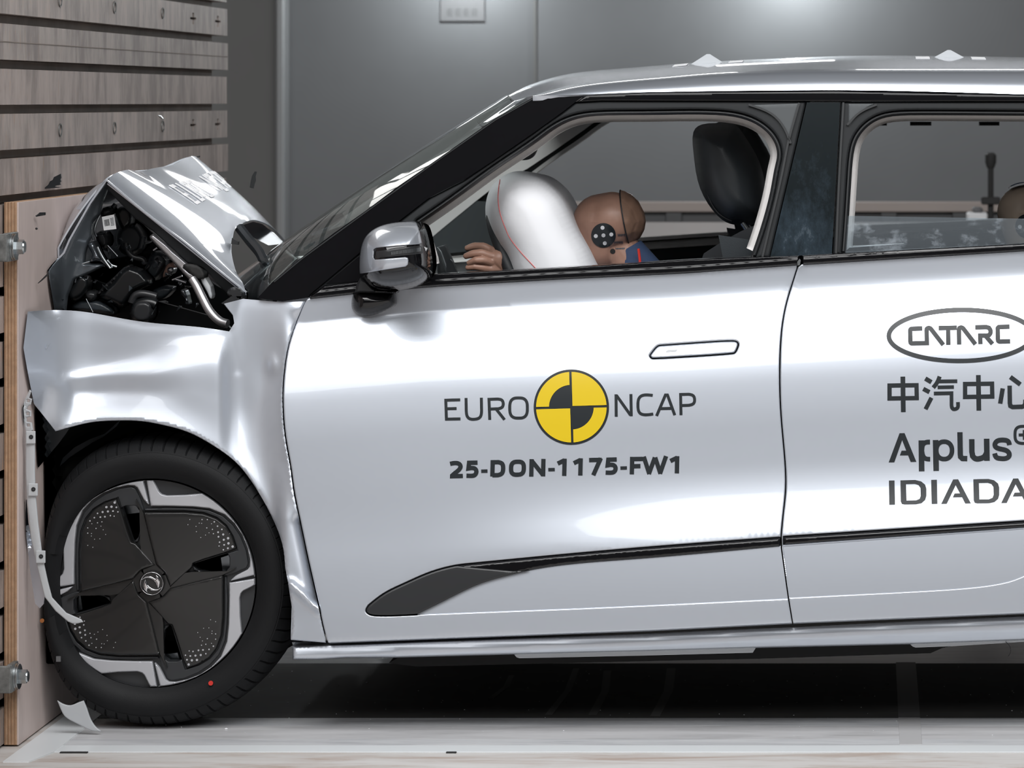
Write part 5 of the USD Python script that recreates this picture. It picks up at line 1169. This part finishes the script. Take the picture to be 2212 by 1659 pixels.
    for (u0, v0, u1, v1) in ((1335, 505, 1352, 511), (1327, 521, 1345, 527), (1330, 535, 1350, 539)):
        S = [[(u0 + k * 3.4 + dpx, v0 + dpy), (u0 + k * 3.4 + 0.6 + dpx, v1 + dpy)] for k in range(6)] + [[(u0 + dpx, (v0 + v1) / 2 + dpy), (u1 + dpx, (v0 + v1) / 2 - 1 + dpy)]]
        obj('head_marking', sheet(stroke(S, 1.3), lambda a, b: onface(a, b) - 0.001, 0.0012, 4), 'ink_grey', th)
    # shirt over the torso and upper arms
    st_ = chain([[(p, r + 0.012) for p, r in b] for b in tor] + [[(sh + [0, s * .18, 0], .068), (sh + [-.14, s * .20, -.12], .060)] for s in (-1, 1)] + [[(sh + [-0.03, 0, .03], .085), (q(1360, 572), .040)]], 0.02, 8)
    obj('shirt', st_, 'shirt_blue', th, smooth=True, label='blue cotton shirt')
    obj('neck_cable', pxtube([(1379 + dpx, 537 + dpy), (1381 + dpx, 552 + dpy), (1383 + dpx, 570 + dpy)], y0 - 0.065, 0.0035, 8), 'red', th, smooth=60)
    return th, onface
dummy('crash_test_dummy', 'tan crash test dummy at the wheel with its face in the airbag', 0, 0, 0.47, 'dummy_skin', 'dummy_cap')
rdm, onf = dummy('crash_test_dummy', 'pale crash test dummy on the rear seat at the right edge', 916, -20, 0.55, 'dummy_pale', 'dummy_pale', hand=False)
hc = Pt(1298 + 916, 478 - 20, 0.55)
def tape(a0, a1, r, hw, nm, mt):
    g = [[hc + np.array([r * math.cos(t_), y_, r * math.sin(t_)]) for t_ in np.radians(np.linspace(a0, a1, 9))] for y_ in np.linspace(-hw - 0.02, hw - 0.02, 3)]
    m = gridsheet(g, 0.0012); obj(nm, m if m.volume > 0 else (m.invert(), m)[1], mt, rdm, smooth=60)
tape(84, 124, 0.0740, 0.034, 'head_tape', 'sticker_white'); tape(86, 119, 0.0756, 0.010, 'head_tape', 'shirt_blue')

# ------------------------------------------------------------------ lettering on the doors
def decal(parent, shape, mt, name, lab=None, lift=0.0010):
    return obj(name, sheet(shape, lambda a, b: doorf(a, b) - lift, 0.0008, 12), mt, parent, label=lab)
c1 = lambda ls: [crop(l, 920, 770, 3.568) for l in ls]
W1 = 22 / 3.568
euro = {'E': [[(264, 334), (153, 337), (158, 483), (266, 481)], [(156, 403), (236, 401)]], 'U': [[(309, 320)] + cr([(311, 420), (318, 460), (338, 480), (370, 484), (402, 478), (422, 460), (429, 420)], 3) + [(427, 318)]],
        'R': [[(492, 488), (486, 330)] + cr([(550, 328), (585, 336), (596, 362), (588, 390), (556, 403)], 3) + [(489, 405)], [(540, 404), (606, 487)]], 'O': [rsq(714, 397, 68, 78, 2.9)],
        'N': [[(1467, 464), (1465, 292)], [(1469, 300), (1577, 452)], [(1580, 290), (1583, 460)]], 'C': [cr([(1748, 300), (1700, 296), (1660, 304), (1639, 330), (1634, 380), (1641, 424), (1664, 445), (1710, 449), (1752, 443)], 3)],
        'A': [[(1778, 458), (1846, 297), (1862, 297), (1918, 452)], [(1805, 402), (1895, 400)]], 'P': [[(1966, 452), (1963, 293)] + cr([(2025, 291), (2060, 302), (2071, 333), (2062, 363), (2028, 376)], 3) + [(1966, 378)]]}
for ch, ls in euro.items(): decal(fd, stroke(c1(ls), W1), 'decal_black', 'letter', 'thin letter ' + ch)
cc = (920 + 1121 / 3.568, 770 + 391 / 3.568); s_ = 1 / 3.568; rot = -1.6
disc = Point(cc).buffer(290 * s_, 48)
bd = decal(fd, disc, 'decal_black', 'round_badge', 'round yellow and black quartered badge')
def quarter_(r0, r1, a0, a1):
    g = 9 * s_; base = Point(cc).buffer(r1 * s_, 48).difference(Point(cc).buffer(r0 * s_, 48)) if r0 else Point(cc).buffer(r1 * s_, 48)
    x0_, y0_ = {(0): (1, -1), (1): (-1, -1), (2): (-1, 1), (3): (1, 1)}[a0]
    b = shapely.box(min(cc[0] + x0_ * g, cc[0] + x0_ * 400), min(cc[1] + y0_ * g, cc[1] + y0_ * 400), max(cc[0] + x0_ * g, cc[0] + x0_ * 400), max(cc[1] + y0_ * g, cc[1] + y0_ * 400))
    return base.intersection(affinity.rotate(b, rot, origin=cc))
for r0, k in ((0, 0), (172, 1), (0, 2), (172, 3)): decal(bd if False else fd, quarter_(r0, 272, k, 0), 'decal_yellow', 'badge_quarter', 'yellow quarter of the badge', 0.0020)
def L2(u0, ls): return [[(920 + (u + 0.0226 * v) / 3.568, 770 + (940 - 0.0226 * (u - 180) - v) / 3.568) for u, v in l] for l in ls]
five = lambda o: [[(395 + o, 117), (330 + o, 117), (326 + o, 74)] + cr([(345 + o, 77), (375 + o, 72), (388 + o, 48), (376 + o, 22), (345 + o, 16)], 3) + [(312 + o, 18)]]
one = lambda o: [[(1066 + o, 0), (1066 + o, 132)], [(1014 + o, 96), (1066 + o, 120)]]
num = [('2', [cr([(184, 112), (220, 118), (254, 110), (265, 88), (252, 64), (225, 42)], 3) + [(202, 22), (202, 17), (284, 17)]]), ('5', five(0)), ('-', [[(425, 50), (473, 50)]]), ('D', [[(512, 8), (512, 117)] + cr([(555, 117), (585, 104), (594, 67), (585, 30), (555, 17)], 3) + [(512, 17)]]),
       ('O', [rsq(704, 67, 49, 50, 2.9)]), ('N', [[(812, 0), (812, 134)], [(816, 118), (900, 14)], [(903, 0), (903, 134)]]), ('-', [[(942, 50), (992, 50)]]), ('1', one(0)), ('1', one(124)), ('7', [[(1255, 117), (1352, 117)], [(1345, 130), (1290, 0)]]), ('5', five(1073)), ('-', [[(1498, 50), (1548, 50)]]),
       ('F', [[(1587, 0), (1587, 134)], [(1587, 117), (1668, 117)], [(1587, 62), (1652, 62)]]), ('W', [[(1676, 134), (1722, 0)], [(1718, 0), (1762, 126)], [(1764, 126), (1808, 0)], [(1804, 0), (1848, 134)]]), ('1', one(868))]
for ch, ls in num: decal(fd, stroke(L2(0, ls), (26 if ch == '-' else 33) / 3.568), 'decal_black', 'letter', 'bold character ' + ch)
k2 = lambda ls: [crop(l, 1880, 640, 6.38) for l in ls]
catarc = [[(714, 442), (590, 446)] + cr([(575, 447), (556, 454), (549, 475)], 3) + [(552, 620)] + cr([(555, 638), (566, 647), (585, 649)], 3) + [(780, 644), (776, 470)] + cr([(778, 450), (795, 438), (822, 440), (840, 455)], 3) + [(1005, 668)], [(943, 438), (1192, 432)], [(1072, 440), (1075, 668)],
          [(1225, 663), (1221, 455)] + cr([(1228, 438), (1245, 431), (1268, 434), (1285, 448)], 3) + [(1448, 660)], [(1448, 427), (1600, 424)] + cr([(1635, 434), (1656, 470), (1654, 510), (1630, 537), (1600, 541)], 3) + [(1514, 541), (1518, 657)], [(1585, 541), (1684, 656)], [(1918, 418), (1790, 421)] + cr([(1770, 424), (1756, 440), (1756, 460)], 3) + [(1758, 590)] + cr([(1762, 612), (1775, 622), (1795, 623)], 3) + [(1926, 620)]]
dd_ = [decal(rd, stroke(k2([l]), 58 / 6.38), 'decal_black', 'letter', 'letter stroke of the oval logo') for l in catarc]
el = Polygon(crop([(1248 + 993 * math.cos(t), 539 + 352 * math.sin(t) - 0.008 * 993 * math.cos(t)) for t in np.linspace(0, 2 * np.pi, 90, endpoint=False)], 1880, 640, 6.38))
decal(rd, LineString(list(el.exterior.coords)).buffer(30 / 6.38), 'decal_black', 'logo_oval', 'oval outline of the logo')
zhong = lambda o, p: [([(448 + o, 1107 - p), (455 + o, 1595 - p)], 64), ([(265 + o, 1230 - p), (637 + o, 1225 - p), (640 + o, 1402 - p), (265 + o, 1408 - p), (265 + o, 1201 - p)], 58)]
cjk = [zhong(0, 0), [([(758, 1133), (842, 1183)], 60), ([(730, 1275), (815, 1320)], 58), ([(842, 1398), (762, 1555)], 56), (cr([(955, 1105), (922, 1185), (868, 1258)], 3), 56), ([(940, 1173), (1198, 1170)], 50), ([(928, 1255), (1152, 1250)], 48), ([(876, 1340), (1119, 1335), (1119, 1500)] + cr([(1124, 1532), (1145, 1554), (1175, 1553), (1202, 1536), (1210, 1505)], 3) + [(1208, 1458)], 50)],
       zhong(1041, 21), [([(1930, 1112), (2068, 1215)], 62), ([(1825, 1270), (1790, 1478)], 60), ([(1920, 1232), (1923, 1470)] + cr([(1930, 1510), (1960, 1526)], 3) + [(2090, 1522)] + cr([(2120, 1512), (2136, 1480)], 3) + [(2138, 1425)], 60), ([(2172, 1262), (2222, 1410)], 60)]]
for ch in cjk: decal(rd, unary_union([stroke(k2([l]), w_ / 6.38) for l, w_ in ch]), 'decal_black', 'character', 'bold ideograph')
k3 = lambda ls: [crop(l, 1880, 880, 6.38) for l in ls]
def decal3(items, lab): decal(rd, unary_union([stroke(k3([l]), w_ / 6.38) for l, w_ in items]), 'decal_black', 'letter', lab)
Apoly = lambda o, p, q: Polygon(crop([(x_ + o, y_ + p) for x_, y_ in q], 1880, 880, 6.38))
A1 = Apoly(0, 0, [(254, 757), (403, 357), (472, 355), (634, 749), (556, 751), (521, 660), (408, 661), (432, 597), (496, 596), (439, 450), (331, 756)])
decal(rd, A1, 'decal_black', 'letter', 'bold letter A')
decal3([([(703, 455), (708, 880)], 76), (cr([(712, 590), (722, 520), (760, 484), (822, 477)], 4), 64), (cr([(712, 600), (728, 670), (765, 706), (825, 713)], 4), 62)], 'open letter p')
decal3([([(900, 450), (908, 875)], 76), (rsq(1018, 592, 108, 120, 2.2), 62)], 'letter p')
decal3([([(1235, 342), (1240, 640)] + cr([(1244, 680), (1270, 704)], 3) + [(1336, 706)], 72)], 'letter l')
decal3([([(1398, 438), (1400, 610)] + cr([(1410, 670), (1450, 706), (1510, 706), (1570, 680), (1600, 630)], 3), 74), ([(1603, 432), (1608, 735)], 76)], 'letter u')
decal3([(cr([(1918, 518), (1905, 475), (1870, 454), (1800, 450), (1745, 466), (1718, 505), (1728, 545), (1790, 572), (1870, 592), (1912, 630), (1912, 672), (1870, 702), (1790, 704), (1735, 686), (1714, 634)], 3), 66)], 'letter s')
decal3([(rsq(2122, 378, 128, 118, 3.0), 40), ([(2045, 380), (2200, 378)], 40), ([(2121, 312), (2123, 446)], 40)], 'circled plus sign')
decal3([([(295, 1008), (301, 1340)], 77)], 'letter I'); decal3([([(878, 998), (885, 1328)], 78)], 'letter I')
D1 = [(415, 1006), (620, 1001), (700, 1020), (755, 1065), (771, 1120), (771, 1220), (755, 1275), (705, 1318), (630, 1334), (470, 1336), (435, 1328), (421, 1295)]
D1i = [(491, 1057), (615, 1054), (665, 1070), (693, 1110), (696, 1220), (680, 1262), (630, 1283), (498, 1285)]
for o, p in ((0, 0), (1005, -15)):
    decal(rd, Apoly(o, p, D1).difference(Apoly(o, p, D1i)), 'decal_black', 'letter', 'letter D')
A2 = [(979, 1328), (1142, 993), (1210, 991), (1384, 1321), (1308, 1323), (1265, 1236), (1139, 1238), (1162, 1188), (1238, 1186), (1176, 1070), (1053, 1327)]
decal(rd, Apoly(0, 0, A2), 'decal_black', 'letter', 'letter A'); decal(rd, Apoly(827, -12, A2), 'decal_black', 'letter', 'letter A')

# ------------------------------------------------------------------ debris
CLAMP = False
def debris(lab, pts, y, m='shard_black', th=0.004, nm='debris_shard', cat='debris', tilt=0.0):
    c = np.mean(pts, 0); b = Pt(c[0], c[1], y)
    t_ = thing(nm, lab, cat, tuple(b))
    obj('fragment', sheet(poly(pts), lambda a, b_: y + tilt * (np.asarray(a) - c[0]), th, 4, 0.001, 1.5), m, t_)
    return t_
debris('jagged black plastic shard flying in front of the lowest plank', crop([(275, 290), (285, 280), (325, 285), (350, 265), (362, 240), (382, 230), (390, 210), (440, 185), (445, 215), (438, 225), (444, 240), (435, 250), (440, 265), (400, 275), (440, 285), (320, 295), (290, 312)], 0, 320, 3.352), 0.25, tilt=0.002)
debris('small bent black chip in front of the plywood below the shard', crop([(255, 490), (275, 475), (285, 466), (328, 465), (328, 485), (290, 492), (262, 497)], 0, 320, 3.352), -0.03, tilt=0.001)
debris('thin dark sliver sticking out beside the bonnet nose', [(81, 612), (104, 589), (106, 592), (92, 605), (83, 612)], -0.02)
debris('crumpled grey foil scrap in mid air between barrier post and bonnet', crop([(1808, 285), (1815, 245), (1825, 200), (1845, 168), (1858, 170), (1850, 205), (1852, 235), (1842, 262), (1835, 292)], 0, 320, 3.352), 0.6, 'interior_dark', tilt=0.004)
debris('tiny white ring in mid air left of the bumper clip strip', list((Point(49.5, 972).buffer(3.4)).exterior.coords), -0.05, 'sticker_white')
debris('tiny black speck on the plank above the bonnet peak', crop([(1425, 58), (1448, 55), (1446, 68), (1428, 68)], 0, 320, 3.352), 0.9)
debris('tiny black speck in front of the plywood under the chip', list(Point(78.5, 494).buffer(2.4).exterior.coords), -0.08)
debris('tiny silver splinter in front of the planks near a bolt hole', crop([(1018, 742), (1040, 745), (1058, 768), (1045, 768), (1025, 755)], 0, 0, 2.989), 0.8, 'bolt_steel')
bf_ = thing('bumper_fragment', 'curled white piece of broken bumper on the floor under the front tyre', 'fragment', tuple(Pt(180, 1578, -0.02)))
obj('fragment', sheet(poly(cr([(123.6, 1513.7), (134, 1520), (146, 1523.8), (156, 1523), (168, 1518), (180, 1513.7)], 3) + cr([(180, 1513.7), (187, 1530), (193, 1548), (200, 1562), (208, 1572), (217, 1579)], 3) + cr([(217, 1580), (197, 1578), (172, 1566), (143, 1550), (133, 1536), (123.6, 1513.7)], 3)[:-1]), lambda a, b: -0.045 + 0.00045 * (np.asarray(b) - 1510) * 0.4, 0.005, 6, 0.002, 2), 'grey_white_plastic', bf_)
# white flecks scattered over the floor: nobody could count them
rng = np.random.default_rng(3); fl_ = []
for k in range(150):
    a, b = rng.uniform(180, 2260), rng.choice([rng.uniform(1440, 1552), rng.uniform(1440, 1600)])
    c = Pt(a, b, fy(b)); s = rng.uniform(0.0008, 0.0022) * (2.0 if k % 19 == 0 else 1)
    t_ = trimesh.creation.icosahedron(); t_.apply_scale((s, s, s * .6)); t_.apply_translation((c[0], c[1], 0.0022)); fl_.append(t_)
p_ = obj('paint_flecks', trimesh.util.concatenate(fl_), 'sticker_white', None, smooth=False, kind='stuff', label='white paint and glass flecks scattered over the black track', cat='flecks')
